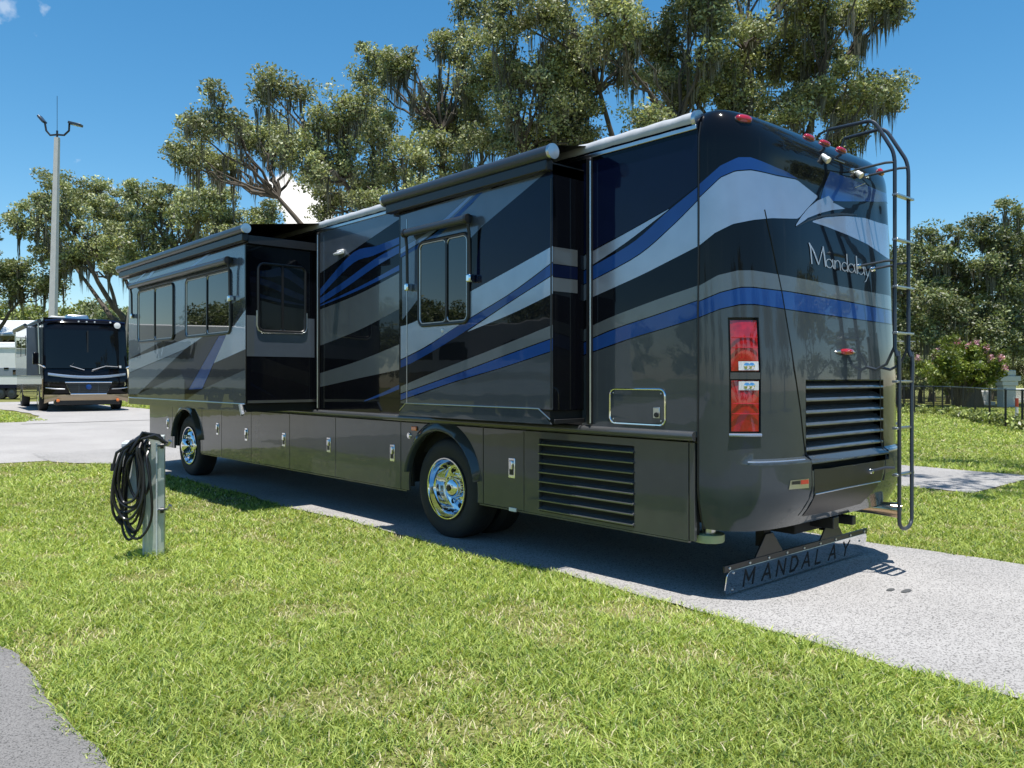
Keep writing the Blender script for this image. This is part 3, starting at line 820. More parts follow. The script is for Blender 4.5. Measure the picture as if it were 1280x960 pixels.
# rear quarter of the wall (X = 0)
flat(None, 0, [(728, 205), (800, 186), (836, 176), (872, 167)], [(728, 319), (780, 291.5), (836, 260), (872, 232)], M['navy'], body, .0012)
band(0, [(728, 321), (780, 293), (836, 261.5)], [(728, 339), (780, 305), (836, 262)], M['silver'], body)
band(0, [(728, 340), (790, 304), (834, 265), (872, 234)], [(728, 356), (796, 319.5), (840, 282), (872, 250)], M['blue'], body)
band(0, [(728, 357.2), (796, 321), (840, 283.5), (872, 251.5)], [(728, 377), (796, 346.5), (835, 327), (872, 308)], M['silver'], body)
band(0, [(728, 413), (765, 396), (820, 375), (872, 357)], [(728, 428), (765, 411.5), (820, 393), (872, 375)], M['grey'], body)
band(0, [(728, 429.6), (765, 413), (820, 394.4), (872, 376.4)], [(728, 444), (784, 424), (830, 410), (872, 397)], M['blue'], body)
flat(None, 0, [(728, 445.5), (784, 425.5), (830, 411.5), (872, 398.5)], [(728, 536), (784, 539), (830, 543), (872, 547)], M['charcoal'], body)
# wall between the slide-outs
band(0, [(395, 287.5), (440, 275.5), (505, 257)], [(395, 345), (440, 314), (505, 270)], M['steel'], body)
band(0, [(395, 368), (440, 317), (472, 307), (505, 294)], [(395, 376), (440, 330), (468, 319), (505, 302)], M['blue'], body)
band(0, [(395, 376), (430, 352), (470, 323), (505, 304)], [(395, 383), (430, 361), (470, 333), (505, 313)], M['blue'], body, .0022)
band(0, [(395, 383.6), (450, 358), (505, 328)], [(395, 385), (450, 362), (505, 335)], M['blue'], body)
band(0, [(395, 389), (450, 367), (505, 338)], [(395, 434), (450, 412), (505, 383)], M['grey'], body)
band(0, [(395, 468), (450, 450.5), (505, 428)], [(395, 485), (450, 472.5), (505, 461)], M['grey'], body)
band(0, [(455, 501), (480, 490), (505, 478)], [(455, 502), (480, 494), (505, 484)], M['blue'], body)
# belt rail and gutter
MB().tube([(-.012, .24, 1.145), (-.012, 11.5, 1.145)], .035, 12).build('belt_rail', M['skirt'], coach)
MB().box(-.012, .01, .23, 11.6, 3.285, 3.315).build('gutter_rail', M['alu'], coach, bevel=.004)
# fabric awning roll lying along the roof edge
mb = MB(); rows = []
for yy in np.linspace(.26, 11.4, 120):
    rows.append([(.045 + (.060 + .004 * math.sin(yy * 31) * math.cos(yy * 7.3)) * math.cos(a), yy, 3.365 + (.058 + .004 * math.sin(yy * 23 + 1)) * math.sin(a)) for a in np.linspace(-.4, math.pi + .6, 14)])
mb.grid(rows); mb.build('roof_awning', M['awn_white'], coach, smooth=60)
MB().lathe([(.001, -.02), (.065, -.02), (.065, .012), (.001, .014)], (.045, .25, 3.365), (0, -1, 0), 20).build('awning_end_cap', M['alu'], coach)

# ---- skirt: each compartment door its own panel
def Yx(x): return onX(x, 580, 0).y
ZB, ZT = .41, 1.115
def panel(ya, yb, arch=None, mat=None, name='compartment_door', zb=ZB):
    ya, yb = sorted((ya, yb)); g_ = .004
    pts = [(ya + g_, ZT)]
    if arch is None: pts += [(ya + g_, zb), (yb - g_, zb)]
    else:
        cy, cz, r_ = arch
        lo, hi = ya + g_, yb - g_; a0 = math.asin((zb - cz) / r_)
        w_ = r_ * math.cos(a0)
        if cy - w_ > lo + .01: pts.append((lo, zb))
        for k in range(25):
            a = math.pi - a0 + (2 * a0 - math.pi) * k / 24
            yy = cy + r_ * math.cos(a); zz_ = cz + r_ * math.sin(a)
            if lo <= yy <= hi: pts.append((yy, zz_))
        if cy + w_ < hi - .01: pts.append((hi, zb))
    pts.append((yb - g_, ZT))
    return MB().prism([(0.0, y_, z_) for y_, z_ in pts], (.03, 0, 0)).build(name, mat or M['skirt'], coach, smooth=0, bevel=.004)
MB().box(.032, .06, .25, 2.6, .45, 1.10).box(.032, .06, 3.72, 9.3, .45, 1.10).box(.032, .06, 10.4, 11.5, .45, 1.10).build('skirt_backing', M['dark'], coach, smooth=0)
RWY, FWY, RWZ = 3.16, 9.90, .485
seams = [187, 213, 251, 277, 314, 362, 419.5, 501, 604, 655]
Ys = [Yx(x) for x in seams]
Ys[2] = FWY - .62; Ys[1] = FWY + .66
for a, b in zip(Ys[:-1], Ys[1:]):
    mid = (a + b) / 2
    if b < RWY < a: panel(b, a, (RWY + .03, RWZ, .555), name='wheel_arch_panel')
    elif b < FWY < a: panel(b, a, (FWY, RWZ, .57), name='wheel_arch_panel')
    else: panel(b, a)
yl0, yl1, ye = Yx(793), Yx(674), Yx(861)
ZV0, ZV1 = .435, 1.045
# panel around the side louvre: frame of four pieces as one part
pf = MB()
for (a, b, c_, d_) in ((yl1, Ys[-1] - .004, ZB, ZT), (ye + .004, yl0, ZB, ZT), (yl0, yl1, ZV1, ZT), (yl0, yl1, ZB, ZV0)):
    pf.box(0, .03, a, b, c_, d_)
pf.build('louvre_panel', M['skirt'], coach, smooth=0)
panel(.245, ye)
MB().box(.0, .028, .30, RWY - .55, .395, .407).box(0, .028, RWY + .62, FWY - .60, .395, .407).build('skirt_lip', M['skirt'], coach, smooth=0)
lv_ = empty('side_louvre', (0, (yl0 + yl1) / 2, ZV0)); lv_.parent = coach; lv_.matrix_parent_inverse = Matrix.Translation((-1.275, -6, 0))
MB().box(.10, .11, yl0, yl1, ZV0 - .01, ZV1 + .01).build('louvre_back', M['dark'], lv_, smooth=0)
for k in range(8):
    z = ZV0 + .012 + k * .078
    MB().prism([(-.016, yl0 + .002, z - .002), (-.018, yl0 + .002, z + .008), (.004, yl0 + .002, z + .020), (.085, yl0 + .002, z + .060), (.085, yl0 + .002, z + .052), (.012, yl0 + .002, z + .004)], (0, yl1 - yl0 - .004, 0)).build('louvre_blade', M['vane'], lv_, smooth=30)
# wheel arch flares
for cy, r_ in ((RWY + .03, .555), (FWY, .57)):
    mb = MB(); rows = []
    for k in range(33):
        a = math.radians(12) + math.radians(156) * k / 32
        tp = math.sin(math.pi * k / 32) ** .35
        row = []
        for (dr, dx_) in ((-.002, .02), (-.004, -.030), (.006, -.052), (.016, -.056), (.02 + .075 * tp, -.016 * tp), (.02 + .088 * tp, .002)):
            row.append((dx_, cy + (r_ + dr) * math.cos(a), RWZ + (r_ + dr) * math.sin(a)))
        rows.append(row)
    mb.grid(rows); mb.build('wheel_arch_flare', M['charcoal'], coach, smooth=50)
    # dark wheel well liner
    mb = MB(); arcw = [(cy + (r_ + .03) * math.cos(a), RWZ + (r_ + .03) * math.sin(a)) for a in np.linspace(0, math.pi, 25)]
    mb.grid([[(x_, y_, z_) for y_, z_ in arcw] for x_ in (.031, .58)]); mb.add([(.58, y_, z_) for y_, z_ in arcw], [tuple(range(25))])
    mb.build('wheel_well', M['dark'], coach, smooth=40)
# paddle latches
for (x, y) in ((210, 529.5), (272, 536), (308, 543), (355, 549.5), (411, 556), (490.6, 566), (640, 585)):
    p = onX(x, y, 0); l_ = empty('paddle_latch', p); l_.parent = coach; l_.matrix_parent_inverse = Matrix.Translation((-1.275, -6, 0))
    MB().box(-.006, .001, p.y - .042, p.y + .042, p.z - .088, p.z + .088).build('latch_plate', M['chrome'], l_, bevel=.018)
    MB().box(-.010, -.005, p.y - .026, p.y + .026, p.z - .060, p.z + .035).build('latch_recess', M['trim'], l_, bevel=.010)
    MB().box(-.022, -.008, p.y - .022, p.y + .022, p.z - .012, p.z + .066).build('latch_handle', M['chrome'], l_, bevel=.010)
# fuel door, charge port, marker lamp beside the rear arch
a, b = onX(763, 486, 0), onX(832, 532, 0); y0_, y1_, z0_, z1_ = b.y, a.y, b.z, a.z
def rrect(y0, y1, z0, z1, r, X, n=6):
    out = []
    for (cy, cz, a0) in ((y1 - r, z1 - r, 0), (y0 + r, z1 - r, 90), (y0 + r, z0 + r, 180), (y1 - r, z0 + r, 270)):
        for k in range(n + 1):
            an = math.radians(a0 + 90 * k / n); out.append((X, cy + r * math.cos(an), cz + r * math.sin(an)))
    return out
fd = MB().prism(rrect(y0_ + .012, y1_ - .012, z0_ + .012, z1_ - .012, .04, -.008), (.01, 0, 0)).build('filler_door', M['charcoal'], coach, smooth=0)
MB().tube(rrect(y0_, y1_, z0_, z1_, .05, -.004), .009, 8, closed=True).build('door_frame', M['chrome'], fd)
MB().box(-.014, -.006, y0_ + .045, y0_ + .105, z0_ + .05, z0_ + .13).build('lock_plate', M['alu'], fd, bevel=.004)
MB().lathe([(.001, .012), (.018, .012), (.02, 0)], (-.012, y0_ + .07, z0_ + .075), (-1, 0, 0), 18).build('lock_cylinder', M['trim'], fd)
for (q, w_) in ((.035, .03), (y1_ - y0_ - .035, .03)):
    for zq in (z0_ + .03, z1_ - .03): MB().lathe([(.001, .004), (.006, .003), (.007, 0)], (-.008, y0_ + q, zq), (-1, 0, 0), 10).build('screw', M['alu'], fd)
p = onX(518.6, 535.5, 0); ml = MB().box(-.018, .001, p.y - .045, p.y + .045, p.z - .022, p.z + .022).build('side_marker', M['amber'], coach, bevel=.008)
p = onX(512, 544.5, 0); MB().lathe([(.001, .02), (.02, .02), (.024, .012), (.030, .012), (.036, 0)], (0, p.y, p.z), (-1, 0, 0), 20).build('charge_socket', M['chrome'], coach)
p = onX(641.5, 637.5, 0); MB().box(-.012, .001, p.y - .045, p.y + .045, p.z - .012, p.z + .020).build('label_plate', M['white'], coach, bevel=.003)
p = onX(427, 316, 0)
pl_ = MB().box(-.03, .001, p.y - .065, p.y + .065, p.z - .02, p.z + .035).build('porch_light', M['white'], coach, bevel=.01)
MB().prism([(-.03, p.y - .055, p.z + .02), (-.085, p.y - .045, p.z - .015), (-.075, p.y - .045, p.z - .035), (-.02, p.y - .055, p.z - .02)], (0, .10, 0)).build('lens', M['clear_lens'], pl_, bevel=.006)

# ---- wheels
def wheel(cy, dual, name='wheel'):
    w = empty(name, (.17, cy, RWZ)); w.parent = coach; w.matrix_parent_inverse = Matrix.Translation((-1.275, -6, 0))
    X0 = .05
    tp = [(.292, .0), (.33, -.012), (.40, -.02), (.455, -.008), (.478, .02), (.485, .06), (.485, .20), (.478, .25), (.44, .275), (.30, .27)]
    MB().lathe(tp, (X0, cy, RWZ), (1, 0, 0), 64).build('tyre', M['rubber'], w, smooth=40)
    mb = MB()
    for (x0_, ) in ((.075,), (.125,), (.175,)):
        mb.lathe([(.4865, x0_), (.479, x0_ + .004), (.479, x0_ + .012), (.4865, x0_ + .016)], (X0, cy, RWZ), (1, 0, 0), 64)
    mb.build('tread_groove', M['dark'], w)
    if dual:
        pr = [(.300, -.014), (.296, -.026), (.284, -.026), (.276, -.010), (.272, .03), (.258, .05), (.252, .13), (.235, .155), (.205, .165), (.16, .155), (.125, .15), (.10, .15)]
        rm = MB().lathe(pr, (X0, cy, RWZ), (1, 0, 0), 64).build('rim', M['chrome'], w, smooth=30)
        MB().lathe([(.10, .15), (.10, .07), (.093, .045), (.075, .03), (.04, .018), (.001, .016)], (X0, cy, RWZ), (1, 0, 0), 40).build('hub_cap', M['chrome'], w, smooth=45)
        MB().lathe([(.03, .012), (.03, .006), (.001, .005)], (X0, cy, RWZ), (1, 0, 0), 20).build('hub_emblem', M['trim'], w)
        R_, dep = .185, .153
    else:
        pr = [(.300, -.014), (.296, -.026), (.284, -.026), (.276, -.008), (.262, .02), (.25, .025), (.235, .0), (.20, -.022), (.15, -.035), (.12, -.04)]
        rm = MB().lathe(pr, (X0, cy, RWZ), (1, 0, 0), 64).build('rim', M['chrome'], w, smooth=30)
        MB().lathe([(.12, -.04), (.115, -.085), (.10, -.11), (.06, -.125), (.001, -.128)], (X0, cy, RWZ), (1, 0, 0), 40).build('hub_cap', M['chrome'], w, smooth=45)
        R_, dep = .222, -.006
    for k in range(10):
        a = 2 * math.pi * (k + .5) / 10
        c = (X0 + dep - (.004 if dual else .004), cy + R_ * math.cos(a), RWZ + R_ * math.sin(a))
        MB().lathe([(.026, 0), (.022, -.003), (.001, -.003)], c, (1, 0, 0), 14).build('hand_hole', M['dark'], rm)
        a = 2 * math.pi * k / 10; rr_ = .14 if dual else .165
        c = (X0 + (.152 if dual else -.03), cy + rr_ * math.cos(a), RWZ + rr_ * math.sin(a))
        MB().lathe([(.016, 0), (.016, -.03), (.012, -.045), (.001, -.048)], c, (1, 0, 0), 6).build('lug_nut', M['chrome'], rm, smooth=0)
    return w
wheel(RWY, True); wheel(FWY, False)
# curb-side wheels seen only underneath
for cy in (RWY, FWY):
    MB().lathe([(.1, 0), (.44, 0), (.485, .05), (.485, .23), (.44, .28), (.1, .28)], (2.22, cy, RWZ), (1, 0, 0), 40).build('tyre', M['rubber'], coach)
    MB().lathe([(.1, 0), (.44, 0), (.485, .05), (.485, .23), (.44, .28), (.1, .28)], (.40 if cy == RWY else 1.2, cy, RWZ), (1, 0, 0), 40).build('tyre' if cy == RWY else 'axle_hub', M['rubber'] if cy == RWY else M['dark'], coach) if cy == RWY else None
MB().box(2.52, 2.548, .3, 11.4, .42, 1.11).build('curb_side_skirt', M['skirt'], coach)

# ---- slide-out rooms
IDT = Matrix.Translation((-1.275, -6, 0))
def sub_empty(name, loc, parent=coach):
    e = empty(name, loc); e.parent = parent; e.matrix_parent_inverse = IDT; return e
def window(X, y0, y1, z0, z1, splits, parent, r=.07, name='window'):
    w = MB().tube(rrect(y0, y1, z0, z1, r, X - .006), .017, 8, closed=True).build(name, M['trim'], parent)
    ys_ = [y0 + .012] + list(splits) + [y1 - .012]
    for a, b in zip(ys_[:-1], ys_[1:]):
        MB().prism(rrect(a + .012, b - .012, z0 + .022, z1 - .022, .045, X - .006), (.004, 0, 0)).build('pane', M['glass'], w, smooth=0)
        MB().tube(rrect(a + .008, b - .008, z0 + .018, z1 - .018, .05, X - .010), .006, 6, closed=True).build('pane_frame', M['alu'], w)
    for s_ in splits: MB().box(X - .018, X - .002, s_ - .014, s_ + .014, z0 + .012, z1 - .012).build('mullion', M['trim'], w, bevel=.004)
    MB().prism(rrect(y0 + .004, y1 - .004, z0 + .004, z1 - .004, r, X - .0026), (.002, 0, 0)).build('backing', M['trim'], w, smooth=0)
    return w
def topper(X, y0, y1, z, parent, r=.055):
    """slide-out topper: roller tube, dark fascia and the cloth going back to the roof edge"""
    t = MB().tube([(X - .05, y0, z), (X - .05, y1, z)], r, 20).build('topper_roll', M['awn_case'], parent, smooth=40)
    MB().box(X - .075, X - .002, y0 + .04, y1 - .04, z - .135, z - .05).build('topper_fascia', M['trim'], t, bevel=.01)
    for yy in (y0, y1):
        MB().lathe([(.001, -.016), (r + .004, -.014), (r + .006, 0), (r + .004, .014), (.001, .016)], (X - .05, yy, z), (0, 1, 0), 20).build('end_cap', M['alu'], t)
    MB().add([(X - .05, y0 + .03, z + r), (X - .05, y1 - .03, z + r), (.05, y1 - .03, 3.40), (.05, y0 + .03, 3.40)], [(0, 1, 2, 3)]).build('topper_cloth', M['trim'], t, smooth=0)
    MB().box(X + .004, 0.0, y0 + .06, y1 - .06, z - .15, z - .06).build('roof_slab', M['trim'], t, smooth=0)
    return t
# rear slide
SX = -.36; sy0, sy1, sz0, sz1 = 1.305, 3.385, 1.20, 3.20
rs = sub_empty('slide_out', (SX / 2, (sy0 + sy1) / 2, sz0))
wall = MB().box(SX, .05, sy0, sy1, sz0 + .10, sz1).build('slide_wall', M['black'], rs, smooth=0, bevel=.006)
def sb(top, bot, mat, lift=.0015): return band(SX, top, bot, mat, wall, lift)
flat(None, SX, [(501, 270), (575, 246), (619, 231)], [(501, 318), (530, 300), (619, 232)], M['steel'], wall)
sb([(501, 311), (540, 287), (586, 246)], [(501, 317), (543, 290), (592, 244)], M['pale_blue'], .0022)
sb([(501, 318), (545, 291), (596, 242.5)], [(501, 322), (550, 293), (604, 240)], M['blue'], .0022)
flat(None, SX, [(503, 322), (552, 292), (606, 239.5), (682, 214)], [(503, 400), (552, 335), (604, 282), (682, 216)], M['steel'], wall, .0018)
flat(None, SX, [(604, 282.5), (630, 258), (655, 237), (684, 210), (691, 208)], [(588, 364), (620, 346), (640, 335.5), (670, 319), (691, 307)], M['navy'], wall, .0015)
sb([(501, 408), (523, 400), (588, 364.5), (640, 336), (691, 307.5)], [(501, 449), (534, 432), (588, 397), (640, 365), (691, 327)], M['silver'])
sb([(501, 450.5), (534, 433.5), (571, 408.5), (640, 366.4), (691, 328.4)], [(501, 459.6), (521, 450.4), (571, 421), (640, 375.4), (691, 343)], M['blue'])
sb([(585, 414), (640, 376.8), (691, 344.4)], [(585, 414.6), (640, 392), (691, 367)], M['silver'])
sb([(501, 483), (546, 464), (615, 437), (691, 406)], [(501, 491.5), (565, 468.7), (628, 445), (691, 422)], M['grey'])
sb([(501, 492.7), (565, 469.9), (628, 446.2), (691, 423.2)], [(501, 500), (565, 477.8), (628, 459), (691, 438)], M['blue'])
flat(None, SX, [(501, 501.4), (565, 479), (628, 460.2), (691, 439.2)], [(501, 504), (565, 507), (628, 509.5), (691, 512)], M['charcoal'], wall)
# bottom flange: sloped flap below a bright trim line
fz = 1.315
MB().prism([(SX - .004, sy0 + .13, fz), (SX - .004, sy1 - .10, fz), (SX - .005, sy1, sz0 - .002), (SX - .005, sy0, sz0 - .002)], (.012, 0, 0)).build('slide_flap', M['charcoal'], rs, smooth=0)
MB().tube([(SX - .006, sy1 - .02, fz - .07), (SX - .006, sy1 - .12, fz), (SX - .006, sy0 + .14, fz), (SX - .006, sy0 + .01, fz - .08)], .005, 6).build('flap_trim', M['alu'], rs)
yt = onX(509, 400, SX).y
MB().box(SX - .006, SX, yt - .004, yt + .004, fz, 3.05).build('edge_trim', M['alu'], rs, smooth=0)
MB().box(SX - .004, SX + .012, sy0 - .004, sy0 + .010, sz0 + .12, 3.08).build('edge_trim', M['trim'], rs, smooth=0)
MB().box(SX, 0, sy0 + .02, sy1 - .02, sz0 - .0, sz0 + .098).build('slide_floor', M['dark'], rs, smooth=0)
# bands on the narrow end wall
for (za, zb_, mt) in ((2.43, 2.56, 'grey'), (2.33, 2.425, 'navy'), (2.22, 2.325, 'grey')):
    MB().add([(SX + .012, sy0 - .002, za), (-.075, sy0 - .002, za), (-.075, sy0 - .002, zb_), (SX + .012, sy0 - .002, zb_)], [(0, 1, 2, 3)]).build('paint_stripe', M[mt], wall, smooth=0)
# seal posts on the main wall beside the opening
MB().box(-.035, .0, sy0 - .10, sy0 - .055, 1.19, 3.28).build('seal_post', M['trim'], rs, bevel=.006)
MB().tube([(-.04, sy0 - .105, 1.2), (-.04, sy0 - .105, 3.25)], .007, 8).build('seal_bead', M['alu'], rs)
MB().box(-.34, 0, sy0 - .012, sy0 - .002, 1.20, 1.235).build('end_sill', M['trim'], rs, bevel=.004)
wz0, wz1 = 2.035, 2.80
wn_ = window(SX, 2.31, 3.045, wz0, wz1, [2.62], rs)
topper(SX, sy0 - .06, sy1 + .16, 3.265, rs)
p = onX(553, 413, SX); MB().lathe([(.001, .006), (.016, .005), (.02, 0)], p, (-1, 0, 0), 14).build('drain_cap', M['alu'], rs)
def win_awning(X, y0, y1, zr, zl, parent, r=.035):
    a = MB().tube([(X - .075, y0, zr), (X - .075, y1, zr)], r, 16).build('window_awning', M['awn_case'], parent)
    MB().box(X - .05, X - .002, y0 + .02, y1 - .02, zr + .008, zr + .045).build('case', M['trim'], a, bevel=.006)
    for yy in (y0, y1):
        MB().tube([(X - .075, yy, zr), (X - .055, yy, zr - .12), (X - .05, yy, zl)], .014, 8).build('arm', M['trim'], a)
        MB().lathe([(.001, -.02), (r + .006, -.018), (r + .008, 0), (r + .006, .018), (.001, .02)], (X - .075, yy, zr), (0, 1, 0), 16).build('end_cap', M['trim'], a)
        MB().obox((X - .04, yy, zl), (.034, 0, 0), (0, .028, 0), (0, 0, .034)).build('knob', M['chrome'], a, bevel=.012)
win_awning(SX, 2.245, 3.17, 2.90, 2.40, rs)
# front slide
FX = -.88; fy0, fy1, fz0, fz1 = 5.675, 9.86, 1.255, 3.17
fsl = sub_empty('slide_out', (FX / 2, (fy0 + fy1) / 2, fz0))
fw = MB().box(FX, .05, fy0, fy1, fz0 + .012, fz1).build('slide_wall', M['black'], fsl, smooth=0, bevel=.006)
def fb(top, bot, mat, lift=.0015): return flat(None, FX, top, bot, mat, fw, lift)
fb([(161, 352), (306, 305)], [(161, 449), (306, 371)], M['steel'])
fb([(161, 449.5), (270, 410)], [(161, 466), (232, 436)], M['silver'])
fb([(161, 467), (231, 437)], [(161, 493), (172, 493)], M['steel'])
fb([(277.5, 424.5), (307, 387.5)], [(258.5, 458), (307, 436.5)], M['silver'], .002)
fb([(274, 420), (283, 419)], [(236, 487), (253, 486)], M['blue'], .0024)
fb([(262, 424), (273.5, 420)], [(225, 462), (235.5, 487)], M['navy'], .0020)
fb([(172, 493), (231, 466)], [(172, 497), (231, 500)], M['charcoal'], .0018)
fb([(253, 486.5), (307, 462)], [(232, 500.5), (307, 504)], M['charcoal'], .0018)
for (t_, b_) in (([(231, 339), (236, 338)], [(258, 318.5), (264, 317)]), ([(178, 353.5), (183, 352)], [(190, 339.5), (194, 338.5)]), ([(163, 358), (166, 357)], [(180, 342), (183.5, 341)])):
    fb(t_, b_, M['pale_blue'], .0026)
fb([(291, 405), (307, 372.5)], [(291, 410), (307, 387)], M['navy'], .0022)
MB().tube([(FX - .004, fy0 + .01, 1.262), (FX - .004, fy1 - .01, 1.262)], .007, 6).build('flap_trim', M['alu'], fsl)
MB().prism([(FX - .002, fy0 + .08, 1.258), (FX - .002, fy1, 1.258), (FX - .003, fy1, 1.168), (FX - .003, fy0, 1.168)], (.012, 0, 0)).build('slide_flap', M['skirt'], fsl, smooth=0)
MB().prism([(FX - .034, fy0 + .08, 1.262), (FX - .034, fy0 + .115, 1.25), (FX - .05, fy0 + .02, 1.13), (FX - .05, fy0 - .01, 1.15)], (.03, 0, 0)).build('corner_bracket', M['alu'], fsl, smooth=0)
MB().box(FX + .02, 0, fy0 + .03, fy1 - .03, 1.17, 1.262).build('slide_floor', M['dark'], fsl, smooth=0)
window(FX, 7.95, 9.40, 2.08, 2.82, [8.68], fsl); window(FX, 6.08, 7.49, 2.08, 2.82, [6.78], fsl)
win_awning(FX, 6.0, 9.55, 2.905, 2.47, fsl, .04)
topper(FX, fy0 - .12, fy1 + .28, 3.215, fsl, .05)
# end wall window and grey band
def ewall(x0, x1, z0, z1, mt, lift=.002): return MB().add([(x0, fy0 - lift, z0), (x1, fy0 - lift, z0), (x1, fy0 - lift, z1), (x0, fy0 - lift, z1)], [(0, 1, 2, 3)]).build('paint_stripe', M[mt], fw, smooth=0)
ewall(FX + .01, -.03, 1.80, 2.26, 'steel'); ewall(FX + .01, FX + .10, 1.80, 2.262, 'grey', .003)
def rrx(x0, x1, z0, z1, r, Y): return [(q[1], Y, q[2]) for q in rrect(x0, x1, z0, z1, r, 0)]
ew = MB().tube(rrx(-.735, -.15, 2.09, 2.86, .07, fy0 - .006), .016, 8, closed=True).build('window', M['trim'], fsl)
MB().tube([(-.752, fy0 - .012, 2.32), (-.752, fy0 - .012, 2.15), (-.735, fy0 - .012, 2.10), (-.69, fy0 - .012, 2.075), (-.20, fy0 - .012, 2.075), (-.15, fy0 - .012, 2.10), (-.133, fy0 - .012, 2.15), (-.133, fy0 - .012, 2.32)], .009, 8).build('lit_frame_edge', M['alu'], ew)  # painted light: bright metal on the lit lower frame, black trim above
for a, b in ((-.725, -.44), (-.44, -.16)): MB().prism(rrx(a + .01, b - .01, 2.105, 2.845, .05, fy0 - .006), (0, .004, 0)).build('pane', M['glass'], ew, smooth=0)
MB().box(-.452, -.428, fy0 - .014, fy0 - .002, 2.10, 2.85).build('mullion', M['trim'], ew)
MB().box(-.035, .0, fy0 - .09, fy0 - .05, 1.19, 3.28).build('seal_post', M['trim'], fsl, bevel=.006)
MB().tube([(-.04, fy0 - .095, 1.2), (-.04, fy0 - .095, 3.25)], .008, 8).build('seal_bead', M['alu'], fsl)
MB().box(FX + .02, 0, fy0 - .014, fy0 - .003, 1.27, 1.30).build('end_sill', M['alu'], fsl)

# ---- roof fittings: air conditioners stand mid-roof
for yy in (3.4, 8.2):
    MB().prism([(.9, yy, 3.41), (1.65, yy, 3.41), (1.60, yy + .05, 3.64), (.95, yy + .05, 3.64)], (0, .8, 0)).build('air_conditioner', M['white'], coach, bevel=.03)

# ---- ladder
LY = -.42
lad = sub_empty('ladder', (onY(1130, 650, LY).x, LY, .38))
def rail(pl):
    return MB().tube(pl, .0145, 10).build('rail', M['awn_case'], lad)
xl, xr = onY(1118.5, 300, LY).x, onY(1135.5, 300, LY).x
zb0 = onY(1131, 655, LY).z
def arcpts(c0, c1, x, n=6): return [c0.lerp(c1, k / n) for k in range(n + 1)]
tops = []
for (x, p1, p2, p3) in ((xl, (1118, 192), (1092, 150), (1036, 162)), (xr, (1136, 204), (1106, 160), (1056, 173))):
    a = onX(*p1, x); b = onX(*p2, x); c = onX(*p3, x)
    a = Vector((x, LY, a.z))
    def bz(p, q, r_, n=5): return [(p.lerp(q, k / n)).lerp(q.lerp(r_, k / n), k / n) for k in range(n + 1)]
    lowp = Vector((x, LY, 1.78))
    path = [Vector((x, LY - .02, 1.72)), lowp, Vector((x, LY, 2.4))] + bz(a + Vector((0, 0, -.10)), a, a.lerp(b, .18)) + bz(a.lerp(b, .8), b, b.lerp(c, .15)) + [c, Vector((x, c.y + .06, 3.40))]
    rail(path)
# hinged lower section
rail([Vector((xl + .03, LY - .015, 1.76)), Vector((xl + .03, LY - .02, 1.66)), Vector((xl + .01, LY - .03, 1.45)), Vector((xl + .01, LY - .03, .45))] +
     [Vector((xl + .01 + (xr - xl - .02) * (.5 - .5 * math.cos(math.pi * k / 8)), LY - .03, .45 - .07 * math.sin(math.pi * k / 8))) for k in range(1, 8)] +
     [Vector((xr - .01, LY - .03, .45)), Vector((xr - .01, LY - .03, 1.45)), Vector((xr + .03, LY - .02, 1.66)), Vector((xr + .03, LY - .015, 1.76))])
for y in (247, 302, 360, 417, 477, 534.5, 592):
    z = onY(1127, y, LY).z
    MB().box(xl - .03, xr + .03, LY - .035, LY + .010, z - .008, z + .010).build('rung', M['alu'], lad, bevel=.004)
for (zq, xs_) in ((3.22, (xl, xr)), (2.46, (xl, xr)), (.86, (xl,))):
    for x in xs_:
        q = capP(u_of_x(min(x - .10, 2.3)), zq)
        st = MB().tube([(x, LY, zq), (x - .03, LY + .06, zq), (q.x, q.y, zq - .03)], .010, 8).build('standoff', M['awn_case'], lad)
        MB().lathe([(.001, .03), (.02, .025), (.024, 0)], (q.x, q.y + .004, zq - .03), (0, -1, 0), 14).build('foot', M['chrome'], st)
for x in (xl, xr):
    q = capP(u_of_x(min(x - .05, 2.3)), 1.70)
    MB().tube([(x, LY, 1.80), (x - .01, LY + .06, 1.66), (x - .03, LY + .13, 1.62), (q.x, q.y, 1.64)], .011, 8).build('standoff', M['awn_case'], lad)

# ---- rear mud flap with cut lettering
FY = .10
mf = sub_empty('mud_flap', (1.22, FY, .03))
fx0, fx1 = .135, 2.31
MB().box(fx0, fx1, FY - .004, FY + .012, .195, .245).build('rubber_strip', M['trim'], mf, bevel=.004)
def fyz(z): return FY - .010 + (.205 - z) * .16          # the plate hangs a little forward at its foot
pts = [(q[1], fyz(q[2]), q[2]) for q in rrect(fx0 + .03, fx1 - .01, .03, .205, .05, 0)]
MB().prism(pts, (0, .008, 0)).build('polished_plate', M['chrome'], mf, smooth=0, bevel=.002)
for k in range(9):
    x = fx0 + .06 + (fx1 - fx0 - .12) * k / 8
    MB().lathe([(.001, .008), (.010, .006), (.012, 0)], (x, FY - .005, .222), (0, -1, 0), 10).build('bolt', M['alu'], mf)
for (x, y) in ((916, 716), (1074, 676), (918, 738)):
    q = onY(x, y, FY); MB().lathe([(.001, .006), (.008, .005), (.01, 0)], (q.x, fyz(q.z) - .001, q.z), (0, -1, 0), 10).build('bolt', M['alu'], mf)
for xc in (onY(962, 690, FY).x, onY(1040, 668, FY).x):
    MB().prism([(xc - .20, FY + .0, .235), (xc - .05, FY + .0, .40), (xc + .05, FY + .0, .40), (xc + .20, FY + .0, .235)], (0, .014, 0)).build('hanger', M['trim'], mf, bevel=.004)
    MB().box(xc - .045, xc + .045, FY + .016, FY + .09, .30, .62).build('hanger_arm', M['dark'], mf)
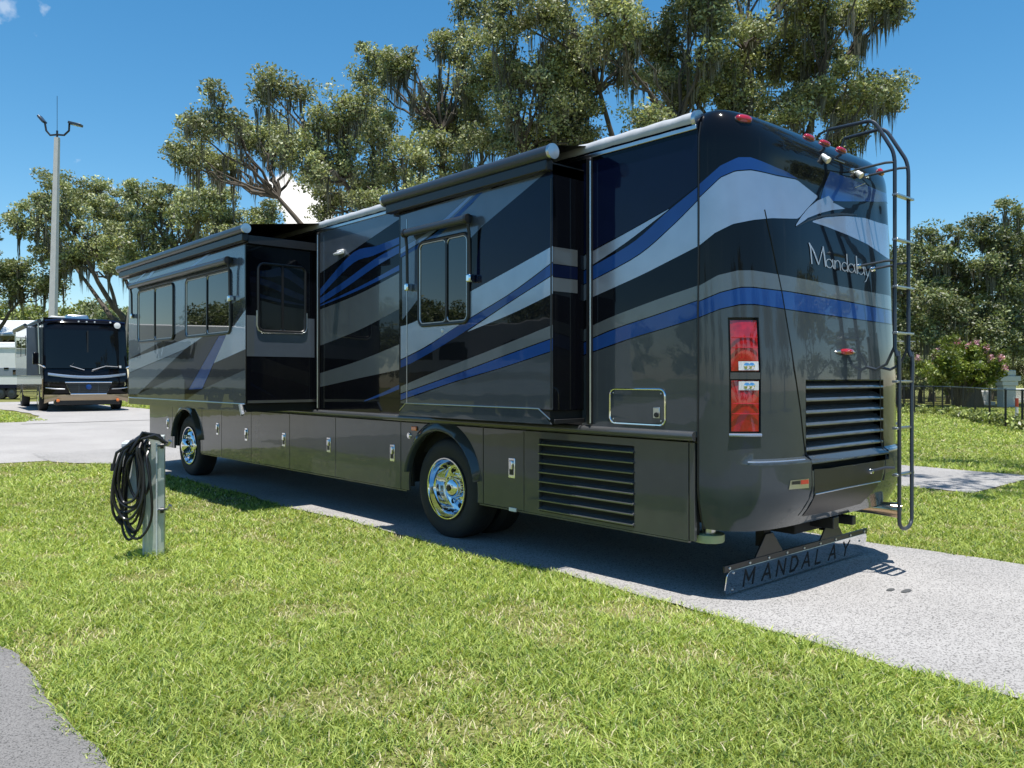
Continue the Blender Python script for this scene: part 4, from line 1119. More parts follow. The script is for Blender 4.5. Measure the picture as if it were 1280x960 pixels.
GLYPH = {'M': [((0, 0), (0, 1)), ((0, 1), (.5, .3)), ((.5, .3), (1, 1)), ((1, 1), (1, 0))], 'A': [((0, 0), (.5, 1)), ((.5, 1), (1, 0)), ((.2, .34), (.8, .34))],
         'N': [((0, 0), (0, 1)), ((0, 1), (1, 0)), ((1, 0), (1, 1))], 'D': [((0, 0), (0, 1)), ((0, 1), (.6, .97)), ((.6, .97), (1, .62)), ((1, .62), (1, .38)), ((1, .38), (.6, .03)), ((.6, .03), (0, 0))],
         'L': [((0, 1), (0, 0)), ((0, 0), (1, 0))], 'Y': [((0, 1), (.5, .48)), ((1, 1), (.5, .48)), ((.5, .48), (.5, 0))]}
def letter(ch, x0, wd, z0, ht, wt=.017):
    mb = MB(); dn = Vector((0, .16, -1)).normalized()
    for (a, b) in GLYPH[ch]:
        A = Vector((x0 + a[0] * wd, 0, z0 + a[1] * ht)); Bq = Vector((x0 + b[0] * wd, 0, z0 + b[1] * ht))
        t = (Bq - A).normalized(); nrm = Vector((-t.z, 0, t.x)) * wt / 2; A -= t * wt * .45; Bq += t * wt * .45
        k = .0015 + .00025 * len(mb.f)
        vs = [Vector((p.x, fyz(p.z) - k, p.z)) for p in (A - nrm, Bq - nrm, Bq + nrm, A + nrm)]
        mb.add(vs, [(0, 1, 2, 3)])
    return mb.build('letter', M['dark'], mf, smooth=0)
for ch, x_, y_, wd in zip('MANDALAY', (937, 959.6, 977, 993.6, 1008.8, 1024, 1041.6, 1057.6), (721, 715, 710, 706, 701, 697.5, 693, 688), (.12, .115, .105, .10, .115, .075, .115, .105)):
    letter(ch, onY(x_, y_, FY).x - wd / 2, wd, .062, .115)

# ---- hitch, exhaust, jack
ht = MB().box(1.0, 1.55, .05, .30, .36, .46).build('hitch', M['dark'], coach, bevel=.01)
MB().box(1.23, 1.32, -.14, .2, .40, .49).build('receiver_tube', M['trim'], ht, bevel=.006)
MB().box(1.5, 1.56, -.16, .6, .40, .47).build('tow_bar', M['trim'], ht, bevel=.006)
e0, e1 = Vector((1.86, .25, .50)), Vector((2.16, -.26, .455))
dirv = (e1 - e0).normalized()
MB().lathe([(.052, 0), (.052, .38), (.060, .50), (.066, .585), (.062, .585), (.056, .50), (.046, .40)], e0, dirv, 28).build('exhaust_pipe', M['exhaust'], coach, smooth=50)
p = onX(886, 671, .16)
jk = MB().lathe([(.001, 0), (.105, 0), (.11, .01), (.11, .055), (.09, .06), (.001, .06)], (p.x, p.y, p.z - .03), (0, 0, 1), 28).build('levelling_jack', M['jack'], coach)
MB().tube([(p.x, p.y, p.z), (p.x, p.y, p.z + .35)], .05, 14).build('jack_ram', M['alu'], jk)
MB().box(.35, 2.2, .25, .45, .50, .80).build('rear_crossmember', M['dark'], coach, smooth=0)
# reflector tail of the curb-side bumper corner beside the ladder
MB().tube([(2.48, .6, .93), (2.52, .55, .95)], .03, 8).build('curb_marker', M['amber'], coach)

# ------------------------------------------------------------------ power pedestal with a coiled cable
Rv = Vector((_r[0], _r[1], 0)); Dv = Vector((_d[0], _d[1], 0))
pc = onZ(190, 700)
ped_ = empty('power_pedestal', pc); tag(ped_, 'grey metal utility pedestal standing in the lawn, black cable slung over it', 'pedestal')
def PP(a, b, z): return pc + Rv * a + Dv * b + Vector((0, 0, z))
q1 = (Rv * .94 + Dv * .34).normalized(); q2 = Vector((-q1.y, q1.x, 0))
MB().obox(PP(0, .06, .52), q1 * .078, q2 * .065, (0, 0, .54)).build('post', M['galv2'], ped_, bevel=.006)
MB().obox(PP(.045, -.012, .50), q1 * .006, q2 * .012, (0, 0, .50)).build('post_rib', M['galv'], ped_, smooth=0)
MB().obox(PP(-.165, .05, .77), q1 * .088, q2 * .075, (0, 0, .245)).build('meter_box', M['galv'], ped_, bevel=.008)
MB().obox(PP(-.165, .045, .985), q1 * .098, q2 * .090, (0, 0, .018)).build('box_hood', M['galv'], ped_, bevel=.006)
MB().obox(PP(-.165, -.030, .74), q1 * .070, q2 * .005, (0, 0, .17)).build('box_door', M['galv'], ped_, bevel=.004)
for z in (.975, .425):
    br_ = MB().tube([PP(.05, 0, z), PP(.14, -.01, z + .01), PP(.165, -.02, z + .045)], [.012, .012, .016], 10).build('cable_hook', M['alu'], ped_)
    MB().lathe([(.001, -.015), (.024, -.015), (.024, .012), (.001, .014)], PP(.09, -.005, z), q1, 14).build('hook_collar', M['trim'], br_)
MB().tube([PP(-.06, .0, 0), PP(-.06, 0, .55)], .02, 10).build('conduit', M['galv'], ped_)
cb = empty('power_cable', PP(-.1, -.1, .2)); tag(cb, 'black rubber power cable coiled in loops over the grey pedestal', 'cable')
rnd = random.Random(4)
for i in range(11):
    wl_ = rnd.uniform(.085, .17); zt = 1.03 + rnd.uniform(-.03, .05); zb = rnd.choice((.22, .30, .36, .42, .46, .5)) + rnd.uniform(-.04, .04)
    cx = -.115 + rnd.uniform(-.05, .055); dep = -.07 - .010 * i + rnd.uniform(-.01, .01); skew = rnd.uniform(-.06, .03)
    pts = []
    for k in range(36):
        a = 2 * math.pi * k / 36; s_, c_ = math.sin(a), math.cos(a)
        zz_ = (zt + zb) / 2 + (zt - zb) / 2 * c_
        w_ = wl_ * (.55 + .45 * (1 - (c_ + 1) / 2)) * s_
        dd = dep + (.12 if c_ > .75 else 0) * (c_ - .75) / .25 + .012 * math.sin(3 * a + i)
        pts.append(PP(cx + w_ + skew * (1 - (c_ + 1) / 2) + .08 * max(0, c_ - .6), dd, zz_ + .008 * math.sin(5 * a + i * 2)))
    MB().tube(pts, .0115, 8, closed=True).build('cable_loop', M['cable'], cb)
MB().tube([PP(.14, -.03, 1.0), PP(.06, -.08, 1.07), PP(-.08, -.15, 1.03), PP(-.22, -.17, .93), PP(-.25, -.16, .83)], .012, 8).build('cable_tail', M['cable'], cb)
MB().tube([PP(-.25, -.16, .84), PP(-.256, -.16, .78)], .02, 10).build('plug', M['rubber'], cb)
MB().tube([PP(-.20, -.12, .40), PP(-.235, -.11, .37), PP(-.2, -.1, .33)], .026, 10).build('plug', M['rubber'], cb)
for k in range(7):     # cable wraps over the hook
    pp = [PP(-.19 + .012 * k, -.09 - .01 * k, .93), PP(-.13 + .012 * k, -.11 - .008 * k, 1.02), PP(-.03, -.08 - .006 * k, 1.06 + .006 * k), PP(.07, -.02, 1.03 + .006 * k), PP(.12, 0, .99)]
    MB().tube(pp, .0115, 8).build('cable_loop', M['cable'], cb)

# ------------------------------------------------------------------ second motorhome, seen from the front
c2 = atD(110, 480, 28.0); c2.z = float(gh(c2.x, c2.y))
hd = math.radians(-5.6)
m2 = empty('motorhome', c2, hd); tag(m2, 'black and tan motorhome facing the road, front windshield towards the coach', 'motorhome')
def B2(mb, name, mat, par=None, **k): return mb.build(name, mat, par or m2, ws=False, **k)
w2 = 1.29
# body: cross-section at front rounded
pro = [(.0, .50), (-.10, .62), (-.12, 1.0), (-.10, 1.25), (.02, 1.45), (.10, 2.2), (.22, 2.85), (.34, 3.05), (.50, 3.22)]
rows = []
for (yo, z) in pro:
    row = []
    for k in range(13):
        f = -1 + 2 * k / 12; row.append((w2 * math.copysign(abs(f) ** .8, f), yo + .26 * abs(f) ** 3.2, z))
    rows.append(row)
bd = MB().grid(rows)
bd.box(-w2 + .002, w2 - .002, .58, 9.8, .45, 3.24)
B2(bd, 'body', M['black'], smooth=40)
rows = []
for (yo, z) in ((-.004, 1.50), (.09, 2.2), (.21, 2.82)):
    row = []
    for k in range(13):
        f = (-1 + 2 * k / 12) * .955; row.append((w2 * math.copysign(abs(f) ** .8, f), yo - .012 + .26 * abs(f) ** 3.2 + (.01 if z < 2 else 0), z))
    rows.append(row)
ws = B2(MB().grid(rows), 'windshield', M['screen'])
for s in (-1, 1):
    B2(MB().tube([(s * .12, -.08, 1.44), (s * .55, -.02, 1.58), (s * .95 if s > 0 else -.45, .0, 1.56 if s > 0 else 1.66)], .012, 6), 'wiper', M['alu'])
B2(MB().box(-.02, .02, .06, .075, 1.5, 2.8), 'centre_pillar', M['trim'])
B2(MB().box(.93, 1.07, .10, .105, 1.52, 1.60), 'sticker', M['white'], ws)
# brow with marker lamps
B2(MB().tube([(-w2 + .05, .46, 3.10), (-.6, .30, 3.17), (.6, .30, 3.17), (w2 - .05, .46, 3.10)], .05, 8), 'brow', M['navy'])
for x in (-.75, -.25, 0, .25, .75): B2(MB().lathe([(.001, .03), (.03, .02), (.035, 0)], (x, .28, 3.12), (0, -1, 0), 12), 'marker_light', M['clear_lens'])
B2(MB().lathe([(.001, .03), (.10, .02), (.11, 0)], (.98, .32, 3.02), (0, -1, 0), 20), 'spot_lamp', M['white'])
# silver crease below the glass
rows = []
for dz, dy in ((0, 0), (.05, -.012), (.09, .01)):
    rows.append([(x, -.128 + .24 * abs(x / w2) ** 3 + dy, 1.15 + .12 * abs(x / w2) ** 2 + dz) for x in np.linspace(-1.2, 1.2, 21)])
B2(MB().grid(rows), 'crease', M['silver'], smooth=50)
# grille
gp = [(-.72, 1.02), (.72, 1.02), (.55, .62), (-.55, .62)]
gr2 = B2(MB().prism([(x, -.16, z) for x, z in gp], (0, .06, 0)), 'grille', M['trim'])
B2(MB().tube([(x, -.17, z) for x, z in gp], .028, 8, closed=True), 'grille_frame', M['chrome'], gr2)
for k in range(5):
    z = .68 + k * .065; hw = .55 + .17 * (z - .62) / .4
    B2(MB().box(-hw + .03, hw - .03, -.172, -.15, z, z + .022), 'grille_bar', M['awn_case'], gr2)
for x in (-.3, .3, ): B2(MB().box(x - .012, x + .012, -.176, -.15, .64, 1.0), 'grille_bar', M['awn_case'], gr2)
B2(MB().lathe([(.001, .03), (.09, .02), (.1, 0)], (0, -.17, .86), (0, -1, 0), 6), 'shield_emblem', M['blue'], gr2)
for x in (-1.12, -.92, .92, 1.12):
    hl = B2(MB().lathe([(.085, 0), (.085, .03), (.07, .03), (.06, .005), (.001, .0)], (x, .0 + .14 * abs(x / w2) ** 3, .95), (0, -1, 0), 20), 'headlight', M['chrome'])
    B2(MB().lathe([(.07, .028), (.03, .036), (.001, .04)], (x, .0 + .14 * abs(x / w2) ** 3, .95), (0, -1, 0), 20), 'lens', M['glass'], hl)
for s in (-1, 1): B2(MB().tube([(s * .72, -.13, .79), (s * 1.0, -.10, .80), (s * 1.26, .10, .83)], .02, 6), 'trim_strip', M['alu'])
# tan bumper skirt
rows = []
for (yo, z) in ((-.145, .60), (-.15, .50), (-.13, .38), (-.06, .30)):
    rows.append([(1.01 * w2 * math.copysign(abs(f) ** .8, f), yo + .26 * abs(f) ** 3.2, z + (.0 if z > .45 else .10 * (1 - abs(f) ** 6))) for f in np.linspace(-1, 1, 17)])
bp_ = B2(MB().grid(rows), 'bumper', M['tan'], smooth=50)
for s in (-1, 1): B2(MB().lathe([(.001, .03), (.05, .02), (.055, 0)], (s * .92, -.10, .40), (0, -1, 0), 12), 'fog_light', M['amber'], bp_)
B2(MB().box(-1.0, 1.0, -.02, .4, .24, .45), 'air_dam', M['trim'], bevel=.03)
# sides: pale panels, slide room, mirrors, wheels
for s in (-1, 1):
    B2(MB().box(s * w2 - .012, s * w2 + .012, .9, 9.6, 1.15, 3.0), 'side_panel', M['grey'])
    B2(MB().box(s * w2 - .016, s * w2 + .016, .75, 9.6, .50, 1.13), 'skirt_panel', M['tan'])
    mr = B2(MB().box(s * 1.55 - .09, s * 1.55 + .09, .12, .24, 1.62, 2.02), 'mirror', M['black'], bevel=.03)
    B2(MB().tube([(s * 1.5, .2, 1.66), (s * 1.3, .22, 1.55), (s * 1.2, .3, 1.5)], .03, 8), 'mirror_arm', M['chrome'], mr)
    for yy in (1.7, 7.6):
        tw = B2(MB().lathe([(.1, -.02), (.24, -.02), (.44, -.03), (.47, .02), (.47, .22), (.44, .25), (.1, .25)], (s * w2 - s * .0, yy, .47), (-s, 0, 0), 32), 'tyre', M['rubber'])
        B2(MB().lathe([(.001, -.05), (.10, -.05), (.22, -.025), (.25, -.03)], (s * w2, yy, .47), (-s, 0, 0), 24), 'rim', M['chrome'], tw)
sr = B2(MB().box(-w2 - .40, -w2, 1.5, 5.4, 1.25, 2.95), 'slide_out', M['steel'], bevel=.01)
for (a, b) in ((1.8, 2.9), (3.4, 4.9)): B2(MB().box(-w2 - .412, -w2 - .39, a, b, 1.95, 2.65), 'window', M['glass'], sr)
B2(MB().tube([(-w2 - .45, 1.4, 3.0), (-w2 - .45, 5.5, 3.0)], .06, 10), 'slide_topper', M['awn_case'], sr)
B2(MB().tube([(-w2 - .10, .7, 3.12), (-w2 - .10, 9.5, 3.12)], .07, 10), 'awning', M['awn_case'])
for yy in (1.0, 9.3): B2(MB().tube([(-w2 - .10, yy, 3.12), (-w2 - .05, yy, 1.3)], .025, 6), 'awning_arm', M['alu'])
ac = B2(MB().prism([(-.35, 2.6, 3.24), (.45, 2.6, 3.24), (.40, 2.66, 3.52), (-.30, 2.66, 3.52)], (0, .9, 0)), 'air_conditioner', M['alu'], bevel=.05)
B2(MB().box(-1.0, -.55, 1.2, 1.9, 3.24, 3.34), 'roof_vent', M['white'], bevel=.02)
B2(MB().lathe([(.001, .14), (.10, .12), (.17, .05), (.19, 0)], (-.75, 4.4, 3.25), (0, 0, 1), 20), 'satellite_dome', M['white'])

# ------------------------------------------------------------------ light pole
pp = atD(64, 480, 41.0); pp.z = float(gh(pp.x, pp.y))
lp_ = empty('light_pole', pp); tag(lp_, 'tall square pale concrete light pole with two angled lamp heads', 'light pole')
ztop = atD(73, 172, 41.0).z - pp.z
lean_v = Rv * .30
mb = MB(); rows = []
for f in (0, 1):
    c = lean_v * f + Vector((0, 0, ztop * f)); hw = .175 - .075 * f
    rows.append([c + (Rv * sx + Dv * sy) * hw for sx, sy in ((-1, -1), (1, -1), (1, 1), (-1, 1), (-1, -1))])
mb.grid(rows); mb.f.append((5, 6, 7, 8))
mb.build('shaft', M['concrete'], lp_, ws=False, smooth=0)
tt = lean_v + Vector((0, 0, ztop))
MB().tube([tt, tt + Vector((0, 0, .35))], .05, 10).build('tenon', M['trim'], lp_, ws=False)
MB().tube([tt + Vector((0, 0, .3)), tt + Vector((0, 0, 2.1))], .012, 5).build('lightning_rod', M['trim'], lp_, ws=False)
for s, tip in ((-1, (49, 145)), (1, (102, 157))):
    end = atD(tip[0], tip[1], 41.0) - pp
    mid = tt + Rv * s * (.55 if s < 0 else .6) + Vector((0, 0, .35)); mid2 = tt + Rv * s * .62 + Vector((0, 0, .75))
    MB().tube([tt + Vector((0, 0, .15)), tt + Rv * s * .35 + Vector((0, 0, .12)), mid, mid2], .05, 8).build('arm', M['trim'], lp_, ws=False)
    dv = (end - mid2); L_ = dv.length; dv.normalize(); sd = Dv * .9 - dv * dv.dot(Dv); sd.normalize(); up_ = dv.cross(sd) * (1 if dv.cross(sd).z > 0 else -1)
    hd_ = MB().obox(mid2 + dv * L_ * .5, dv * L_ * .5, sd * .17, up_ * .06).build('lamp_head', M['awn_case'], lp_, ws=False, bevel=.02)
    MB().obox(mid2 + dv * L_ * .62 - up_ * .064, dv * L_ * .30, sd * .13, up_ * .008).build('led_panel', M['clear_lens'], hd_, ws=False)

# ------------------------------------------------------------------ far left: travel trailer and open shed
tb = atD(0, 480, 44.0); tb.z = float(gh(tb.x, tb.y))
ax = Rv.copy(); tr_rot = math.atan2(ax.y, ax.x)
tt_ = empty('travel_trailer', tb, tr_rot); tag(tt_, 'white and grey travel trailer parked beyond the black and tan motorhome', 'trailer')
def T2(mb, name, mat, par=None, **k): return mb.build(name, mat, par or tt_, ws=False, **k)
def zt_(y): return H + (HOR - y) / F * 44.0 - tb.z
zr_ = zt_(434)
bd2 = T2(MB().prism([(-6.0, 0, .62), (1.30, 0, .62), (1.42, 0, .8), (1.45, 0, zr_ - .1), (1.2, 0, zr_), (-6.0, 0, zr_)], (0, 2.4, 0)), 'body', M['white'], bevel=.03)
T2(MB().box(-6, 1.40, -.012, 0, 1.28, 1.72), 'grey_band', M['grey_band'], bd2)
T2(MB().box(-6, 1.40, -.010, 0, .62, .82), 'dark_band', M['navy'], bd2)
T2(MB().box(-6, 1.46, -.05, .02, zr_ - .04, zr_ + .02), 'roof_trim', M['white'])
for (a, b, c_, d_) in ((.70, 1.20, 1.36, 1.62), (.22, .48, 1.64, 1.74), (-1.6, -.8, 1.4, 2.0)): T2(MB().box(a, b, -.03, 0, c_, d_), 'window', M['glass'], bevel=.01)
for x in (.02, .62, ):
    ty = T2(MB().lathe([(.08, 0), (.19, -.01), (.30, -.015), (.32, .03), (.32, .18), (.08, .2)], (x, .02, .36), (0, 1, 0), 28), 'tyre', M['rubber'])
    T2(MB().lathe([(.001, -.03), (.06, -.03), (.17, -.01), (.19, -.012)], (x, .02, .36), (0, 1, 0), 20), 'rim', M['awn_case'], ty)
    T2(MB().lathe([(.38, -.03), (.40, .0), (.38, .1)], (x, .02, .40), (0, 1, 0), 20, a0=math.pi, a1=2 * math.pi), 'fender', M['trim'])
T2(MB().box(-5.5, 1.2, .2, 2.2, .5, .62), 'frame', M['dark'])
T2(MB().box(-1.2, 1.0, .6, 1.6, zr_ + .02, zr_ + .30), 'air_conditioner', M['white'], bevel=.05)
sb_ = atD(0, 480, 62.0); sb_.z = float(gh(sb_.x, sb_.y))
sh = empty('open_shed', sb_, tr_rot); tag(sh, 'open pole shed with a white metal roof behind the travel trailer', 'shed')
def zs(y): return H + (HOR - y) / F * 62.0 - sb_.z
S2 = lambda mb, name, mat, **k: mb.build(name, mat, sh, ws=False, **k)
ze, zrd = zs(418), zs(404)
S2(MB().prism([(-12, -.5, ze), (-12, 4, zrd + .5), (-12, 9, ze), (-12, 9, ze - .12), (-12, 4, zrd + .36), (-12, -.5, ze - .12)], (14.6, 0, 0)), 'roof', M['white_metal'], smooth=0)
S2(MB().box(-12, 2.4, 8.4, 8.5, 0, ze), 'back_wall', M['trim'], smooth=0)
for x in (-11.5, -7.5, -3.5, .2, 2.2):
    for yy in (-.2, 8.3): S2(MB().box(x - .09, x + .09, yy - .09, yy + .09, 0, ze - .1), 'post', M['wood'], smooth=0)
for x in (-3.5, .2): S2(MB().tube([(x, -.2, ze - 1.0), (x + .8, -.2, ze - .2)], .06, 6), 'brace', M['wood'])
# ------------------------------------------------------------------ big trailers across the lane (seen mirrored in the paint)
def big_trailer(loc, rz, L_, label, band_mat):
    e = empty('travel_trailer', (loc[0], loc[1], float(gh(loc[0], loc[1]))), rz); tag(e, label, 'trailer')
    b = MB().prism([(-L_/2, -1.25, .7), (L_/2 - .5, -1.25, .7), (L_/2, -1.25, 1.3), (L_/2, -1.25, 3.1), (L_/2 - .4, -1.25, 3.45), (-L_/2, -1.25, 3.45)], (0, 2.5, 0)).build('body', M['white'], e, ws=False, bevel=.05)
    for s in (-1, 1):
        MB().box(-L_/2 + .1, L_/2 - .3, s*1.25 - .01, s*1.25 + .01, 1.2, 1.55).build('stripe', band_mat, e, ws=False)
        for (a, c_) in ((-L_*.35, 1.2), (-.2*L_, .9), (.1*L_, 1.4), (.3*L_, .9)):
            MB().box(a, a + c_, s*1.25 - .02, s*1.25 + .02, 2.0, 2.75).build('window', M['glass'], e, ws=False, bevel=.01)
        for x in (-.9, .1):
            MB().lathe([(.1, 0), (.34, 0), (.38, .04), (.38, .24), (.1, .26)], (x, s*1.2, .38), (0, -s, 0), 28).build('tyre', M['rubber'], e, ws=False)
    MB().box(-L_/2 + .3, L_/2 - .6, -1.0, 1.0, .45, .7).build('frame', M['dark'], e, ws=False)
    return e
big_trailer((-11.5, 33.0), math.radians(20), 10.5, 'long white trailer with a grey stripe across the lane', M['grey_band'])
big_trailer((-17.5, 21.5), math.radians(78), 9.0, 'white trailer with a tan stripe across the lane', M['tan'])

# ------------------------------------------------------------------ chain-link fence
posts_px = [(1330, 548), (1301, 541), (1278, 538), (1257, 534.5), (1237, 531), (1219, 526), (1204, 522), (1190, 519.5), (1178, 518.2), (1167, 517.5), (1155, 517), (1143, 516.6), (1130, 516.3), (1117, 516), (1100, 515.6), (1080, 515.2), (1058, 514.8), (1035, 514.5), (1010, 514.2)]
fp = [onZ(*p) for p in posts_px]
fe = empty('chain_link_fence', fp[3]); tag(fe, 'black chain link fence with slim posts along the far lawn', 'fence')
FH = 1.2
for p in fp:
    MB().tube([p, p + Vector((0, 0, FH + .03))], .035, 8).build('post', M['trim'], fe)
MB().tube([p + Vector((0, 0, FH)) for p in fp], .024, 6).build('top_rail', M['awn_case'], fe)
mb = MB()
for a, b in zip(fp[:-1], fp[1:]):
    L_ = (b - a).length; nseg = max(2, int(L_ / .10)); e = (b - a) / nseg
    kz = int(FH / .10)
    up_ = Vector((0, 0, FH)); w_ = Vector((0, 0, .007))
    for i in range(-kz, nseg):
        for sgn in (1, -1):
            s0 = i if sgn > 0 else i + kz
            # diagonal wire from (s0,0) to (s0+-kz, FH), clipped to the bay
            p0, p1 = (s0, 0.0), (s0 + sgn * kz, 1.0)
            t0, t1 = 0.0, 1.0
            def clip(v0, v1):
                ts = sorted(((0 - v0) / (v1 - v0), (nseg - v0) / (v1 - v0))); return ts
            ts = clip(p0[0], p1[0]); t0, t1 = max(0, ts[0]), min(1, ts[1])
            if t1 - t0 < .03: continue
            q0 = a + e * (p0[0] + (p1[0] - p0[0]) * t0) + up_ * t0; q1_ = a + e * (p0[0] + (p1[0] - p0[0]) * t1) + up_ * t1
            mb.add([q0 - w_, q1_ - w_, q1_ + w_, q0 + w_], [(0, 1, 2, 3)])
o = mb.build('wire_mesh', M['trim'], fe, smooth=0, fix=False); o['kind'] = 'stuff'
# ------------------------------------------------------------------ marker post, monuments behind the fence
q = onZ(1271, 532); e = empty('marker_post', q); tag(e, 'short white marker post with a red top by the fence', 'post')
MB().tube([q, q + Vector((0, 0, .62))], .05, 10).build('shaft', M['white'], e); MB().tube([q + Vector((0, 0, .621)), q + Vector((0, 0, .90))], .055, 10).build('red_top', M['badge_red'], e)
def monument(px_, D_, w_, h_, label, kind):
    c = atD(px_, 480, D_); c.z = 0; e = empty('monument', c, tr_rot); tag(e, label, 'monument', )
    if kind == 0:
        MB().box(-w_*.34, w_*.34, -.3, .3, 0, h_*.58).build('shaft', M['stone'], e, ws=False, bevel=.02)
        MB().box(-w_*.42, w_*.42, -.36, .36, h_*.58, h_*.70).build('cornice', M['stone'], e, ws=False, bevel=.02)
        MB().box(-w_*.55, w_*.55, -.40, .40, h_*.70, h_*.84).build('cap', M['stone'], e, ws=False, bevel=.02)
        MB().box(-w_*.36, w_*.36, -.3, .3, h_*.84, h_).build('crown', M['stone'], e, ws=False, bevel=.06)
    else:
        MB().box(-w_*.6, w_*.6, -.3, .3, 0, h_*.25).build('plinth', M['stone'], e, ws=False, bevel=.02)
        MB().box(-w_*.45, w_*.45, -.15, .15, h_*.25, h_).build('tablet', M['stone'], e, ws=False, bevel=.08)
monument(1258, 44, 1.0, 2.0, 'white stepped stone monument beyond the fence', 0)
monument(1229, 47, .9, .85, 'low white stone tablet beyond the fence', 1)
monument(1276, 52, 1.6, .9, 'wide white stone tablet beyond the fence, beside the stepped monument', 1)
# overhead wire
wp = [atD(900 + 45 * k, 424 + .8 * (k - 4) ** 2 * .12 + (k * .5), 50) for k in range(12)]
o = MB().tube(wp, .02, 5).build('overhead_wire', M['alu']); tag(o, 'thin overhead wire stretched in front of the far oaks', 'wire')

# ------------------------------------------------------------------ trees
def leaves_mesh(cl, rad, per, size, r, tints, flat_=.65, grey=.12):
    """Leaf quads scattered in clumps cl (n,3) with radius rad (n,)."""
    n = len(cl); k = np.repeat(np.arange(n), per)
    N_ = len(k)
    d = r.normal(size=(N_, 3)); d /= np.linalg.norm(d, axis=1)[:, None]
    rr = rad[k] * r.random(N_) ** .45
    c = cl[k] + d * rr[:, None] * np.array([1, 1, flat_])
    nrm = r.normal(size=(N_, 3)) + np.array([0, 0, .55]); nrm /= np.linalg.norm(nrm, axis=1)[:, None]
    a = np.cross(nrm, r.normal(size=(N_, 3))); a /= np.linalg.norm(a, axis=1)[:, None]
    b = np.cross(nrm, a)
    s = size * r.uniform(.6, 1.35, N_)[:, None]
    a *= s; b *= s * .55
    V = np.stack([c - a, c - b * .9 + a * .1, c + a, c + b * .9 + a * .1], 1)
    t = r.random(N_)[:, None]
    clt = r.random(n)[k][:, None]
    col = tints[0] * (1 - t) + tints[1] * t
    col = col * (.5 + .8 * clt)
    g_ = r.random(N_) < grey
    col[g_] = np.array([.34, .34, .26]) * r.uniform(.6, 1.2, (g_.sum(), 1))  # random pale grey leaves, painted glints of leaf gloss
    Q = np.arange(N_ * 4).reshape(-1, 4)
    return V.reshape(-1, 3), Q, np.repeat(col, 4, 0)
def moss_mesh(pts, r, lmin, lmax, wdt, strands=10):
    n = len(pts) * strands; k = np.repeat(np.arange(len(pts)), strands)
    tl = r.uniform(lmin, lmax, len(pts))
    sp_ = r.normal(size=(n, 3)); p = pts[k] + sp_ * np.array([.10, .10, .06])
    L_ = tl[k] * np.clip(1.1 - .45 * np.hypot(sp_[:, 0], sp_[:, 1]), .15, 1) * r.uniform(.6, 1.1, n)
    az = r.uniform(0, np.pi, n); w = wdt * r.uniform(.5, 1.2, n)
    bx, by = np.cos(az) * w, np.sin(az) * w
    V = np.empty((n, 8, 3))
    cx, cy = p[:, 0].copy(), p[:, 1].copy()
    for i, (f, ww) in enumerate(((0, 1.0), (.3, 1.1), (.65, .7), (1, .1))):
        z = p[:, 2] - L_ * f
        jx = pts[k][:, 0] + (cx - pts[k][:, 0]) * (1 - .35 * f) + r.normal(size=n) * .02 * f; jy = pts[k][:, 1] + (cy - pts[k][:, 1]) * (1 - .35 * f) + r.normal(size=n) * .02 * f
        V[:, 2 * i] = np.stack([jx - bx * ww, jy - by * ww, z], 1); V[:, 2 * i + 1] = np.stack([jx + bx * ww, jy + by * ww, z], 1)
    base = np.arange(n)[:, None] * 8
    Q = np.concatenate([base + np.array([[0, 1, 3, 2]]), base + np.array([[2, 3, 5, 4]]), base + np.array([[4, 5, 7, 6]])])
    col = np.array([.21, .205, .165]) * r.uniform(.5, 1.25, (n, 1)) * np.array([1, 1, 1])
    return V.reshape(-1, 3), Q, np.repeat(col, 8, 0)
OAK = (np.array([.135, .172, .070]), np.array([.44, .47, .235]))
FRESH = (np.array([.15, .20, .05]), np.array([.36, .41, .13]))
DEEP = (np.array([.085, .118, .047]), np.array([.28, .32, .145]))
